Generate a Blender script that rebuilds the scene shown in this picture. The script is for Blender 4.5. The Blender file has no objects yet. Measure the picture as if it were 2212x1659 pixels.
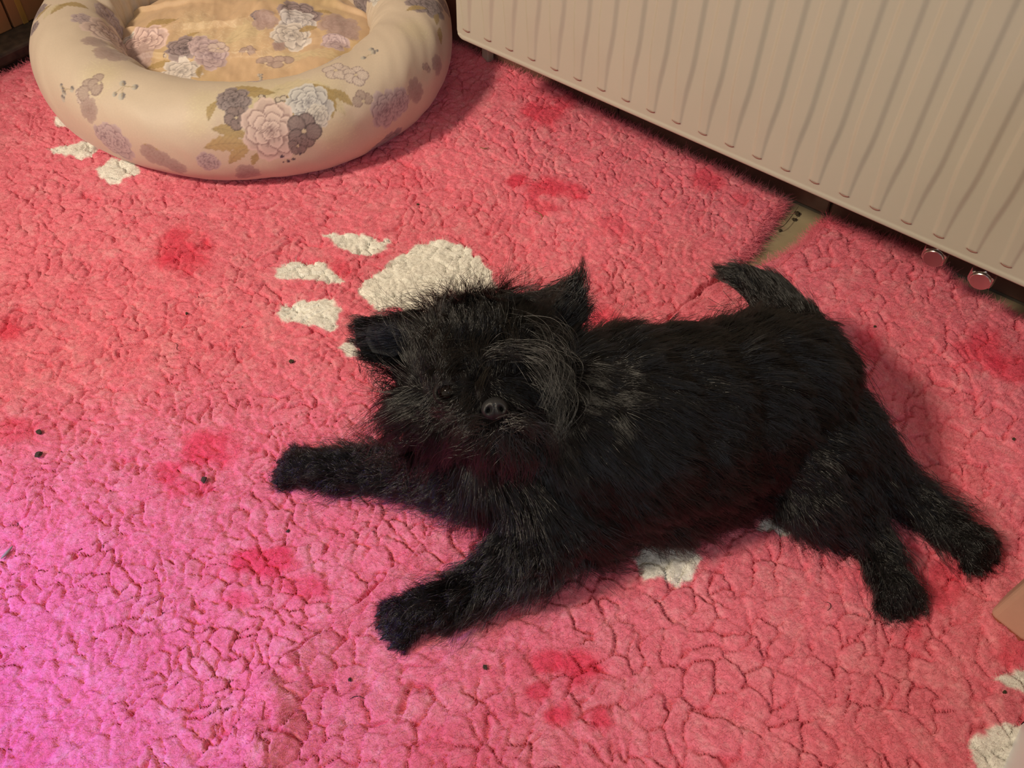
import bpy, bmesh, math, random
import numpy as np
from mathutils import Vector, Matrix
from mathutils.kdtree import KDTree

rng = np.random.default_rng(11)
random.seed(5)
C = bpy.context.scene.collection
sc = bpy.context.scene

# ------------------------------------------------------------------ camera
FWD = np.array([-0.37861858, 0.51216262, -0.77093283])
RIGHT = np.array([0.7910877, 0.61144683, 0.01769247])
UP = np.array([-0.48044585, 0.60317678, 0.63667068])
H = 0.7455843
CAM = np.array([0.0, 0.0, H])
F = 2000.0
cam = bpy.data.cameras.new('camera')
cam_o = bpy.data.objects.new('camera', cam); C.objects.link(cam_o)
cam.sensor_fit = 'HORIZONTAL'; cam.sensor_width = 36.0; cam.lens = 36.0 * F / 2212.0
cam.clip_start = 0.02
M = Matrix((RIGHT.tolist(), UP.tolist(), (-FWD).tolist())).transposed().to_4x4()
M.translation = Vector(CAM.tolist())
cam_o.matrix_world = M
sc.camera = cam_o

# ------------------------------------------------------------------ light and exposure
sc.view_settings.view_transform = 'Standard'
sc.view_settings.look = 'None'
sc.view_settings.gamma = 1.0
sc.view_settings.use_curve_mapping = False
sc.view_settings.exposure = 0.0
w = bpy.data.worlds.new('room_ambience'); sc.world = w; w.use_nodes = True
w.node_tree.nodes['Background'].inputs[0].default_value = (1.0, 0.84, 0.67, 1)
w.node_tree.nodes['Background'].inputs[1].default_value = 0.42

def area(name, loc, target, size, power, color):
    l = bpy.data.lights.new(name, 'AREA'); l.shape = 'DISK'; l.size = size; l.energy = power; l.color = color
    o = bpy.data.objects.new(name, l); C.objects.link(o); o.location = loc
    o.rotation_euler = (Vector(target) - Vector(loc)).to_track_quat('-Z', 'Y').to_euler()
    return o
# ceiling lamp from the left behind the viewer; soft cone shaped to dim the corners
sl = bpy.data.lights.new('ceiling_lamp_light', 'SPOT'); sl.energy = 325; sl.color = (1.0, 0.84, 0.63); sl.spot_size = math.radians(47); sl.spot_blend = 1.0; sl.shadow_soft_size = .20
so = bpy.data.objects.new('ceiling_lamp_light', sl); C.objects.link(so); so.location = (-1.40, -1.36, 2.25)
so.rotation_euler = (Vector((-0.55, 0.72, 0)) - so.location).to_track_quat('-Z', 'Y').to_euler()
vl = bpy.data.lights.new('violet_lamp_light', 'SPOT'); vl.energy = 50; vl.color = (0.10, 0.05, 1.0); vl.spot_size = math.radians(53); vl.spot_blend = 1.0; vl.shadow_soft_size = .05
vo = bpy.data.objects.new('violet_lamp_light', vl); C.objects.link(vo); vo.location = (-0.80, -0.50, 0.55)
vo.rotation_euler = (Vector((-0.50, -0.12, 0)) - vo.location).to_track_quat('-Z', 'Y').to_euler()
area('cool_fill_light', (1.3, -0.9, 1.5), (0.15, 0.40, 0), 0.6, 7.0, (0.70, 0.80, 1.0))  # cool fill from the right for the lower right corner

# ------------------------------------------------------------------ helpers
def un(px, py, z):
    d = FWD * F + RIGHT * (px - 1106) - UP * (py - 829.5)
    return CAM + d * (z - H) / d[2]
def pr(X):
    X = np.asarray(X, float) - CAM; dd = X @ FWD
    return 1106 + F * (X @ RIGHT) / dd, 829.5 - F * (X @ UP) / dd

def link(name, me, mat=None, parent=None):
    o = bpy.data.objects.new(name, me); C.objects.link(o)
    if mat is not None: me.materials.append(mat)
    if parent is not None: o.parent = parent
    return o
def np_mesh(name, V, Fc, smooth=True):
    me = bpy.data.meshes.new(name)
    V = np.asarray(V, np.float32); Fc = np.asarray(Fc, np.int32)
    me.vertices.add(len(V)); me.vertices.foreach_set('co', V.ravel())
    k = Fc.shape[1]
    me.loops.add(Fc.size); me.loops.foreach_set('vertex_index', Fc.ravel())
    me.polygons.add(len(Fc)); me.polygons.foreach_set('loop_start', np.arange(0, Fc.size, k, dtype=np.int32))
    me.update(calc_edges=True); me.validate()
    if smooth: me.polygons.foreach_set('use_smooth', np.ones(len(me.polygons), bool))
    me.update()
    return me
def bm_mesh(name, bm, smooth=False):
    me = bpy.data.meshes.new(name); bm.normal_update(); bm.to_mesh(me); bm.free()
    if smooth:
        for p in me.polygons: p.use_smooth = True
    return me
def box(bm, lo, hi, bev=0.0, seg=2):
    r = bmesh.ops.create_cube(bm, size=1.0)['verts']
    for v in r:
        v.co = Vector([lo[i] + (v.co[i] + .5) * (hi[i] - lo[i]) for i in range(3)])
    if bev > 0:
        es = list({e for v in r for e in v.link_edges})
        bmesh.ops.bevel(bm, geom=es, offset=bev, segments=seg, affect='EDGES', profile=0.5)
def box_obj(name, lo, hi, mat, parent=None, bev=0.0, seg=2):
    bm = bmesh.new(); box(bm, lo, hi, bev, seg)
    return link(name, bm_mesh(name, bm), mat, parent)
def thing(name, label, cat, loc=(0, 0, 0), group=None):
    o = bpy.data.objects.new(name, None); C.objects.link(o); o.location = loc
    tag(o, label, cat, group); o.empty_display_size = .05
    return o
def tag(o, label, cat, group=None):
    o['label'] = label; o['category'] = cat
    if group: o['group'] = group
    return o

# numpy noise
def vnoise(x, y, seed=0):
    r = np.random.default_rng(seed); T = r.random((256, 256)).astype(np.float32)
    xi = np.floor(x).astype(int); yi = np.floor(y).astype(int); fx = x - xi; fy = y - yi
    fx = fx * fx * (3 - 2 * fx); fy = fy * fy * (3 - 2 * fy)
    a = T[xi & 255, yi & 255]; b = T[(xi + 1) & 255, yi & 255]; c = T[xi & 255, (yi + 1) & 255]; d = T[(xi + 1) & 255, (yi + 1) & 255]
    return (a * (1 - fx) + b * fx) * (1 - fy) + (c * (1 - fx) + d * fx) * fy
def fbm(x, y, seed=0, o=3):
    s = 0; a = .5
    for i in range(o):
        s = s + a * vnoise(x * 2 ** i, y * 2 ** i, seed + i * 7); a *= .5
    return s / (1 - .5 ** o)
def voro(x, y, seed=0, jit=.85):
    r = np.random.default_rng(seed); JX = r.random((256, 256)).astype(np.float32); JY = r.random((256, 256)).astype(np.float32)
    xi = np.floor(x).astype(int); yi = np.floor(y).astype(int)
    f1 = np.full(x.shape, 9., np.float32); f2 = f1.copy(); rx = np.zeros_like(f1); ry = rx.copy(); cid = np.zeros(x.shape, np.float32)
    for dx in (-1, 0, 1):
        for dy in (-1, 0, 1):
            cx = xi + dx; cy = yi + dy
            px = cx + .5 + (JX[cx & 255, cy & 255] - .5) * jit; py = cy + .5 + (JY[cx & 255, cy & 255] - .5) * jit
            ax = x - px; ay = y - py; d = np.sqrt(ax * ax + ay * ay)
            m = d < f1
            f2 = np.where(m, f1, np.minimum(f2, d)); f1 = np.where(m, d, f1)
            rx = np.where(m, ax, rx); ry = np.where(m, ay, ry); cid = np.where(m, JX[cy & 255, cx & 255], cid)
    return f1, f2, rx, ry, cid
def sstep(a, b, x):
    t = np.clip((x - a) / (b - a), 0, 1); return t * t * (3 - 2 * t)

# ------------------------------------------------------------------ materials
def mat(name, color, rough=.5, metal=0., spec=.5, noise=None, bump=None, sheen=0., attr=None, coat=0.):
    m = bpy.data.materials.new(name); m.use_nodes = True; nt = m.node_tree; b = nt.nodes['Principled BSDF']
    b.inputs['Base Color'].default_value = (*color, 1); b.inputs['Roughness'].default_value = rough
    b.inputs['Metallic'].default_value = metal; b.inputs['Specular IOR Level'].default_value = spec
    b.inputs['Sheen Weight'].default_value = sheen; b.inputs['Coat Weight'].default_value = coat
    tc = nt.nodes.new('ShaderNodeTexCoord')
    src = None
    if attr:
        a = nt.nodes.new('ShaderNodeAttribute'); a.attribute_name = attr; src = a.outputs['Color']
    if noise:   # (scale, amount, detail)
        n = nt.nodes.new('ShaderNodeTexNoise'); n.inputs['Scale'].default_value = noise[0]; n.inputs['Detail'].default_value = noise[2] if len(noise) > 2 else 4
        nt.links.new(tc.outputs['Object'], n.inputs['Vector'])
        mr = nt.nodes.new('ShaderNodeMapRange'); mr.inputs['From Min'].default_value = .3; mr.inputs['From Max'].default_value = .7
        mr.inputs['To Min'].default_value = 1 - noise[1]; mr.inputs['To Max'].default_value = 1 + noise[1]
        nt.links.new(n.outputs['Fac'], mr.inputs['Value'])
        mx = nt.nodes.new('ShaderNodeVectorMath'); mx.operation = 'SCALE'
        if src: nt.links.new(src, mx.inputs[0])
        else: mx.inputs[0].default_value = color
        nt.links.new(mr.outputs['Result'], mx.inputs['Scale']); src = mx.outputs['Vector']
    if src: nt.links.new(src, b.inputs['Base Color'])
    if bump:    # (scale, strength, distance)
        n = nt.nodes.new('ShaderNodeTexNoise'); n.inputs['Scale'].default_value = bump[0]; n.inputs['Detail'].default_value = 5
        nt.links.new(tc.outputs['Object'], n.inputs['Vector'])
        bp = nt.nodes.new('ShaderNodeBump'); bp.inputs['Strength'].default_value = bump[1]; bp.inputs['Distance'].default_value = bump[2]
        nt.links.new(n.outputs['Fac'], bp.inputs['Height']); nt.links.new(bp.outputs['Normal'], b.inputs['Normal'])
    return m
M_rug = mat('pink_fleece', (.8, .13, .2), 1.0, spec=.05, attr='Col', noise=(700, .14, 3), bump=(900, .35, .002), sheen=.0)
M_pile = mat('fleece_fibre', (.8, .13, .2), .9, spec=.05, attr='Col')
M_rad = mat('cream_enamel', (.455, .425, .35), .38, spec=.45, noise=(6, .03), bump=(40, .05, .001))
M_dust = mat('pink_dust', (.35, .17, .14), .9)
M_dark_steel = mat('dull_steel', (.35, .33, .30), .5, noise=(20, .1))  # mottled grey for the fins and valve pipes
M_chrome = mat('chrome', (.80, .78, .74), .26, metal=1.0)
M_wall = mat('brown_painted_wall', (.16, .08, .06), .6, noise=(8, .1), bump=(60, .2, .001))
M_plaster = mat('beige_plaster', (.55, .45, .33), .8, noise=(5, .05), bump=(120, .2, .001))
M_skirt = mat('brown_glazed_tile', (.16, .078, .058), .35, noise=(30, .2), bump=(30, .1, .001))
M_grout = mat('grout', (.22, .18, .13), .9, noise=(50, .1))
M_tile = mat('greenish_beige_tile', (.34, .28, .17), .45, noise=(18, .12), bump=(40, .1, .001))
M_wood = mat('brown_plank_wood', (.27, .125, .05), .5, noise=(9, .2))
M_stripe = mat('yellowish_stripe', (.27, .15, .03), .5, noise=(15, .2))
M_black = mat('black_painted_metal', (.018, .014, .012), .45, noise=(60, .5), bump=(150, .3, .001))
M_blackrail = mat('dusty_black_metal', (.030, .020, .013), .6, noise=(90, .6), bump=(150, .4, .001))
M_fabric = mat('floral_satin', (.7, .6, .5), .55, spec=.4, attr='Col', noise=(500, .025, 2), bump=(1400, .08, .0005), sheen=.15)
M_body = mat('black_dog_skin', (.0045, .0035, .0038), .8, spec=.1, noise=(60, .2), bump=(300, .4, .002))
M_fur = mat('black_fur', (.0056, .0052, .0060), .34, spec=.5)
def hair_mat(name, color, rough=.22):
    m = bpy.data.materials.new(name); m.use_nodes = True; nt = m.node_tree
    h = nt.nodes.new('ShaderNodeBsdfHairPrincipled'); h.parametrization = 'COLOR'; h.inputs['Color'].default_value = (*color, 1)
    h.inputs['Roughness'].default_value = rough; h.inputs['Radial Roughness'].default_value = .35; h.inputs['Random Roughness'].default_value = .4
    nt.links.new(h.outputs['BSDF'], nt.nodes['Material Output'].inputs['Surface']); return m
M_fur = hair_mat('black_fur', (.0005, .00042, .00045), .17); M_inhair = hair_mat('blue_black_ear_hair', (.0030, .0045, .0110), .3)
M_nose = mat('dog_nose_leather', (.020, .020, .022), .42, spec=.5, bump=(900, .5, .0008))
M_nostril = mat('nostril_black', (.002, .002, .002), .9, spec=.1)
M_eye = mat('dark_brown_eye', (.006, .0028, .002), .06, spec=.55)
M_lid = mat('eyelid_skin', (.007, .005, .005), .6, spec=.2)
M_inner = mat('inner_ear_fur', (.0018, .0024, .0050), .6, spec=.25, bump=(500, .15, .001))
M_claw = mat('dark_claw', (.012, .011, .010), .5, spec=.3)
M_leg = mat('beige_painted_leg', (.52, .33, .24), .5, noise=(30, .06), bump=(200, .1, .0005))
M_pad = mat('brown_felt_pad', (.28, .07, .04), .9, noise=(200, .3))
M_white = mat('white_plastic', (.78, .80, .84), .35)
M_crumb = mat('olive_brown_crumb', (.055, .040, .018), .8, noise=(500, .5), bump=(600, .6, .001))
M_hair = mat('stray_hair', (.02, .012, .01), .5)
M_stem = mat('dry_stem', (.22, .14, .05), .8)
M_lint = mat('pale_lint', (.30, .27, .2), .95)

# ------------------------------------------------------------------ room shell
WALL_Y = .962
o = box_obj('wall_back', (-1.9, WALL_Y, -.02), (1.2, WALL_Y + .1, 2.4), M_plaster); o['kind'] = 'structure'
o = box_obj('wall_left', (-2.0, -1.6, -.02), (-1.9, WALL_Y + .1, 2.4), M_plaster); o['kind'] = 'structure'
# dark lower wall panel behind the radiator is the tiled skirting, tile by tile
base = box_obj('baseboard_back', (-1.9, WALL_Y - .002, 0), (1.2, WALL_Y, .30), M_grout); base['kind'] = 'structure'
tl = None
x = -.226 - .313 * 5
while x < 1.1:
    bm = bmesh.new(); box(bm, (0.0015, -.008, .0), (.3115, 0, .148), .0015, 1)
    if tl is None: tl = bm_mesh('tile', bm)
    else: bm.free()
    for k in range(2):
        t = bpy.data.objects.new('tile', tl); C.objects.link(t); t.parent = base; t.location = (x, WALL_Y - .002, .001 + k * .150)
        if not tl.materials: tl.materials.append(M_skirt)
    x += .313
floor = box_obj('floor', (-1.9, -1.6, -.06), (1.2, WALL_Y, -.004), M_grout); floor['kind'] = 'structure'
ft = None
for i in range(9):
    for j in range(7):
        x0 = -.226 - .313 * 5 + i * .313; y0 = WALL_Y - .01 - (j + 1) * .313
        if x0 > 1.0: continue
        if ft is None:
            bm = bmesh.new(); box(bm, (.0015, .0015, -.008), (.3115, .3115, 0), .001, 1); ft = bm_mesh('tile', bm); ft.materials.append(M_tile)
        t = bpy.data.objects.new('tile', ft); C.objects.link(t); t.parent = floor; t.location = (x0, y0, 0)

# ------------------------------------------------------------------ radiator
RY = .81; RX0 = -.7005; RX1 = .48; RZ0 = .1285; RZ1 = .72
rad = thing('radiator', 'cream panel radiator with vertical ribs mounted low on the wall', 'radiator', (RX0, RY, 0))
def rloc(o): o.location = (-RX0, -RY, 0); return o
nx_, nz_ = 1180, 150
xs = np.linspace(RX0, RX1, nx_)
zs = np.concatenate([np.linspace(RZ0, RZ0 + .12, 110), np.linspace(RZ0 + .12, RZ1, 43)[1:]]); nz_ = len(zs)
XX, ZZ = np.meshgrid(xs, zs)
P0X = -.68355; PIT = 1 / 30.
ph = ((XX - P0X) / PIT + .5) % 1 - .5                      # 0 at each rib centre
hz = ZZ - (RZ0 + .0150)                                     # height above the rib's lower end
wid = .12 + .16 * sstep(0, .085, hz) 
left = sstep(-wid - .09, -wid + .05, ph); right = 1 - sstep(wid - .10 * sstep(0, .05, hz), wid + .11, ph)
ribh = left * right * sstep(-.0005, .0022, hz) * sstep(-.001, -.004, ZZ - (RZ1 - .022))
ribh = ribh * (XX > P0X - .4 * PIT) * (XX < RX1 - .02)
dep = -.0034 * ribh * (.45 + .40 * sstep(0, .06, hz))
# rounded border and corners
ex = np.minimum(XX - RX0, RX1 - XX); ez = np.minimum(ZZ - RZ0, RZ1 - ZZ)
rr = .012
cx = np.clip(rr - ex, 0, None); cz = np.clip(rr - ez, 0, None)
Xc = XX.copy(); Zc = ZZ.copy()
corner = (ex < rr) & (ez < rr)
d = np.sqrt(cx ** 2 + cz ** 2) + 1e-9; mxx = np.maximum(cx, cz); sc_ = np.where(corner, mxx / d, 1)
sx = np.where(XX < 0, -1, 1); sz = np.where(ZZ < .4, -1, 1)
Xc = np.where(corner, XX - sx * (cx - cx * sc_), XX); Zc = np.where(corner, ZZ - sz * (cz - cz * sc_), ZZ)
edge_d = np.where(corner, rr - mxx, np.minimum(ex, ez))
lip = .0035 * (1 - np.sqrt(np.clip(1 - (1 - np.clip(edge_d / .0035, 0, 1)) ** 2, 0, 1)))
step = -.0008 * sstep(.007, .006, ez)
Yc = RY + dep + lip + step
V = np.stack([Xc, Yc, Zc], -1).reshape(-1, 3)
idx = np.arange(nx_ * nz_).reshape(nz_, nx_)
q = np.stack([idx[:-1, :-1], idx[:-1, 1:], idx[1:, 1:], idx[1:, :-1]], -1).reshape(-1, 4)
# returned edge: flange back from the outline
loop = np.concatenate([idx[0, :], idx[1:, -1], idx[-1, -2::-1], idx[-2:0:-1, 0]])
nv = len(V); back = V[loop].copy(); back[:, 1] = RY + .012
V = np.concatenate([V, back]); n = len(loop); li = np.arange(n)
q2 = np.stack([loop, nv + li, nv + (li + 1) % n, loop[(li + 1) % n]], -1)
fr = rloc(link('front_panel', np_mesh('front_panel', V, np.concatenate([q, q2])), M_rad, rad))
# dust lines on the lower ends of the ribs
cen = [P0X + k * PIT for k in range(0, int((RX1 - P0X) / PIT))]
dm = None
for cxk in cen:
    if dm is None:
        bm = bmesh.new()
        N = 7; up = []; dn = []
        for k in range(N):
            t = k / (N - 1) * 2 - 1
            zz = .0016 * t * t
            dn.append(bm.verts.new((t * .0050, -.0010, zz - .0008))); up.append(bm.verts.new((t * .0050, -.0026, zz + .0010)))
        for k in range(N - 1): bm.faces.new((dn[k], dn[k + 1], up[k + 1], up[k]))
        r_ = bmesh.ops.extrude_face_region(bm, geom=bm.faces[:])
        for v in [g for g in r_['geom'] if isinstance(g, bmesh.types.BMVert)]: v.co.y += .0012
        bmesh.ops.recalc_face_normals(bm, faces=bm.faces[:])
        dm = bm_mesh('dust_line', bm); dm.materials.append(M_dust)
    dl = bpy.data.objects.new('dust_line', dm); C.objects.link(dl); dl.parent = rad; dl.location = (cxk - RX0 + .0008, .0006, RZ0 + .0147)
bp = rloc(box_obj('back_panel', (RX0 + .004, RY + .088, RZ0 + .002), (RX1 - .004, RY + .1, RZ1), M_rad, rad, .003))
for side, x0 in ((0, RX0 - .001), (1, RX1 - .003)):
    rloc(box_obj('side_cover', (x0 + .002, RY + .0115, RZ0 + .02), (x0 + .004, RY + .088, RZ1 - .01), M_rad, rad))
# convector fins as a folded sheet
bm = bmesh.new(); k = 0; prev = None; xf = RX0 + .03
while xf < RX1 - .03:
    yy = RY + .022 if k % 2 == 0 else RY + .078
    a = bm.verts.new((xf, yy, RZ0 + .03)); b = bm.verts.new((xf, yy, RZ1 - .02))
    if prev: bm.faces.new((prev[0], a, b, prev[1]))
    prev = (a, b); xf += .012 if k % 2 else .004; k += 1
rloc(link('convector_fins', bm_mesh('convector_fins', bm), M_dark_steel, rad))
fd = FWD * F + RIGHT * (1049 - 1106) - UP * (105 - 829.5); fp = CAM + fd * .938 / fd[1]
bm = bmesh.new(); box(bm, (fp[0] - .006, .936, 0.0), (fp[0] + .006, .950, .20), .002); box(bm, (fp[0] - .013, .930, 0.0), (fp[0] + .013, .958, .004), .001); box(bm, (fp[0] - .006, .900, .17), (fp[0] + .006, .950, .20), .002)
rloc(link('foot', bm_mesh('foot', bm), M_rad, rad))
# two compression nuts with capped ends pointing into the room
def nut_mesh():
    bm = bmesh.new()
    R6 = .0140
    def ring(r, z, n=48, hexf=False):
        out = []
        for k in range(n):
            a = 2 * math.pi * k / n
            rad_ = r
            if hexf:
                aa = (a + math.pi / 6) % (math.pi / 3) - math.pi / 6
                rad_ = min(r / math.cos(aa) * .90, r * 1.02)
            out.append(bm.verts.new((rad_ * math.cos(a), rad_ * math.sin(a), z)))
        return out
    prof = [(.0100, -.016, False), (.0122, -.012, True), (R6, -.010, True), (R6, -.0030, True), (.0122, .0022, True), (.0112, .0030, False), (.0110, .0018, False), (.0103, .0018, False), (.0103, .0050, False), (.0096, .0058, False)]
    rs = [ring(*p[:2], hexf=p[2]) for p in prof]
    for a, b in zip(rs, rs[1:]):
        for k in range(48): bm.faces.new((a[k], a[(k + 1) % 48], b[(k + 1) % 48], b[k]))
    bm.faces.new(rs[-1]); bm.faces.new(rs[0][::-1])
    return bm_mesh('valve_nut', bm)
nm = nut_mesh(); nm.materials.append(M_chrome)
for px, py in ((2019, 553), (2120, 602)):
    dvec = FWD * F + RIGHT * (px - 1106) - UP * (py - 829.5); pt = CAM + dvec * (.838) / dvec[1]
    o = bpy.data.objects.new('valve_nut', nm); C.objects.link(o); o.parent = rad; o['label'] = 'chrome valve nut'
    o.location = (pt[0] - RX0, pt[1] - RY, pt[2]); o.rotation_euler = (math.radians(90 + 2), 0, math.radians(4))
    bm = bmesh.new()
    bmesh.ops.create_cone(bm, cap_ends=True, segments=24, radius1=.0085, radius2=.0085, depth=.07, matrix=Matrix.Translation((pt[0] - RX0, pt[1] - RY + .046, pt[2] + .0105)) @ Matrix.Rotation(math.radians(90 - 12), 4, 'X'))
    link('valve_pipe', bm_mesh('valve_pipe', bm, True), M_dark_steel, rad)

# ------------------------------------------------------------------ plank panel with black rail at the left
cab = thing('plank_cabinet', 'brown wooden plank cabinet side with black gaps left of the dog bed', 'cabinet', (-1.31, .2, 0))
def cl(o): o.location = (1.31, -.2, 0); return o
cl(box_obj('cabinet_body', (-1.75, -.30, .045), (-1.322, .93, .75), M_black, cab, .002))
cl(box_obj('plinth', (-1.75, -.30, 0), (-1.275, .93, .018), M_black, cab, .002))
cl(box_obj('bottom_rail', (-1.322, -.30, .018), (-1.262, .93, .036), M_blackrail, cab, .004))
yk = .5489 - .093 * 9
while yk < .9:
    cl(box_obj('plank', (-1.322, yk + .0015, .036), (-1.309, yk + .0915, .74), M_wood, cab, .0015))
    cl(box_obj('plank_stripe', (-1.3095, yk + .016, .036), (-1.3075, yk + .024, .74), M_stripe, cab, .0005))  # thin yellowish stripe up the face of each plank
    yk += .093

# ------------------------------------------------------------------ rugs
def WP(pts, z=.022): return np.array([un(px, py, z)[:2] for px, py in pts])
white = [
 [(768,620),(800,590),(835,562),(876,540),(905,520),(945,513),(985,518),(1020,535),(1040,560),(1062,580),(1068,610),(1050,680),(1000,710),(900,705),(862,662),(810,660)],
 [(695,498),(740,500),(800,505),(838,513),(836,533),(790,545),(735,532)],
 [(590,572),(620,560),(690,560),(735,590),(744,607),(690,605),(610,598),(592,588)],
 [(600,655),(650,645),(710,640),(730,660),(728,705),(700,710),(660,692),(605,685)],
 [(730,742),(760,722),(780,760),(745,768)],
 [(113,240),(150,243),(152,265),(120,266)], [(98,318),(150,305),(190,293),(215,298),(205,325),(170,336),(110,325)],
 [(203,355),(240,338),(292,342),(300,370),(245,391),(215,374)],
 [(1366,1200),(1400,1172),(1450,1160),(1500,1170),(1517,1208),(1500,1240),(1468,1264),(1430,1246),(1390,1250)],
 [(1630,1125),(1660,1110),(1700,1115),(1717,1140),(1690,1152),(1650,1140)],
 [(2160,1468),(2190,1448),(2230,1440),(2230,1500),(2190,1486)], [(2100,1612),(2128,1572),(2160,1558),(2240,1560),(2240,1680),(2125,1680)]]
red = [(390,530,75,48,.7),(345,560,35,20,.5),(1180,400,55,25,.75),(1120,385,28,18,.8),(1250,412,30,22,.7),(1175,440,40,18,.6),(445,965,70,45,.75),(355,1010,45,28,.6),(400,1045,60,25,.5),(575,1205,80,38,.8),(655,1265,60,35,.55),(520,1290,50,25,.5),
 (1265,1435,62,48,.8),(1180,1425,42,26,.7),(1160,1492,38,28,.7),(1208,1545,45,28,.8),(1300,1548,42,34,.75),(1170,240,52,35,.7),(1230,210,40,20,.5),(1530,385,50,30,.6),(1600,420,30,20,.4),(2120,745,60,55,.65),(2190,790,60,40,.6),(2030,1255,60,60,.6),(1985,1350,30,30,.5),(1965,1190,40,30,.4),(25,712,32,30,.7),(30,925,60,32,.45),(1310,680,60,28,.6),(1870,740,40,35,.45),(1850,780,25,20,.35),(2190,1400,50,40,.5),(700,560,20,12,.3),(735,575,40,25,.5),(165,620,30,20,.2),(2110,1030,40,30,.2)]
white_w = [WP(p) for p in white]
red_w = []
for cx_, cy_, rx_, ry_, s_ in red:
    c0 = un(cx_, cy_, .022)[:2]; a = un(cx_ + rx_, cy_, .022)[:2] - c0; b = un(cx_, cy_ - ry_, .022)[:2] - c0
    red_w.append((c0, np.linalg.inv(np.array([a, b]).T), s_))
def poly_sd(P, X, Y):     # signed distance (positive inside)
    n = len(P); dmin = np.full(X.shape, 1e9); ins = np.zeros(X.shape, bool)
    for i in range(n):
        ax_, ay_ = P[i]; bx_, by_ = P[(i + 1) % n]
        ex_, ey_ = bx_ - ax_, by_ - ay_
        t = np.clip(((X - ax_) * ex_ + (Y - ay_) * ey_) / (ex_ ** 2 + ey_ ** 2), 0, 1)
        dmin = np.minimum(dmin, (X - ax_ - t * ex_) ** 2 + (Y - ay_ - t * ey_) ** 2)
        c = ((ay_ > Y) != (by_ > Y)) & (X < (bx_ - ax_) * (Y - ay_) / (by_ - ay_ + 1e-12) + ax_)
        ins ^= c
    return np.where(ins, 1, -1) * np.sqrt(dmin)
PINK = np.array([.735, .180, .238]); RED = np.array([.68, .040, .085]); WHITE = np.array([.84, .82, .75])
def rug_color(X, Y, hn):
    wx = X + (fbm(X * 90, Y * 90, 3) - .5) * .012; wy = Y + (fbm(X * 90, Y * 90, 9) - .5) * .012
    m1 = fbm(X * 7, Y * 7, 21, 4); m2 = fbm(X * 60, Y * 60, 31, 3); m3 = fbm(X * 220, Y * 220, 41, 2)
    col = PINK[None] * (0.93 + .18 * m1)[:, None]
    pale = sstep(.45, .85, m2) * .26 + sstep(.50, .9, m3) * .30
    col = col * (1 - pale)[:, None] + np.array([.80, .40, .42])[None] * pale[:, None]
    deep = sstep(.62, .9, fbm(X * 12, Y * 12, 51, 3)) * .35
    col = col * (1 - deep)[:, None] + RED[None] * deep[:, None]
    for c0, Mi, s_ in red_w:
        dx = wx - c0[0]; dy = wy - c0[1]
        k = (np.abs(dx) < .12) & (np.abs(dy) < .12)
        if not k.any(): continue
        u = Mi[0, 0] * dx[k] + Mi[0, 1] * dy[k]; v = Mi[1, 0] * dx[k] + Mi[1, 1] * dy[k]
        al = (1 - sstep(.45, 1.15, np.sqrt(u * u + v * v) + (fbm(X[k] * 50, Y[k] * 50, 61) - .5) * .9)) * s_
        col[k] = col[k] * (1 - al)[:, None] + RED[None] * al[:, None]
    # creases painted darker and redder to deepen their shade
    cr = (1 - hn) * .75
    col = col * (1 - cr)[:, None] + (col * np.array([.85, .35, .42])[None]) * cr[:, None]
    for P in white_w:
        lo = P.min(0) - .02; hi = P.max(0) + .02
        k = (X > lo[0]) & (X < hi[0]) & (Y > lo[1]) & (Y < hi[1])
        if not k.any(): continue
        al = sstep(-.0015, .0020, poly_sd(P, wx[k], wy[k]))
        wc = WHITE[None] * (0.80 + .26 * fbm(X[k] * 80, Y[k] * 80, 71))[:, None]
        col[k] = col[k] * (1 - al)[:, None] + wc * al[:, None]
    return np.clip(col, 0, 1)

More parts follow.
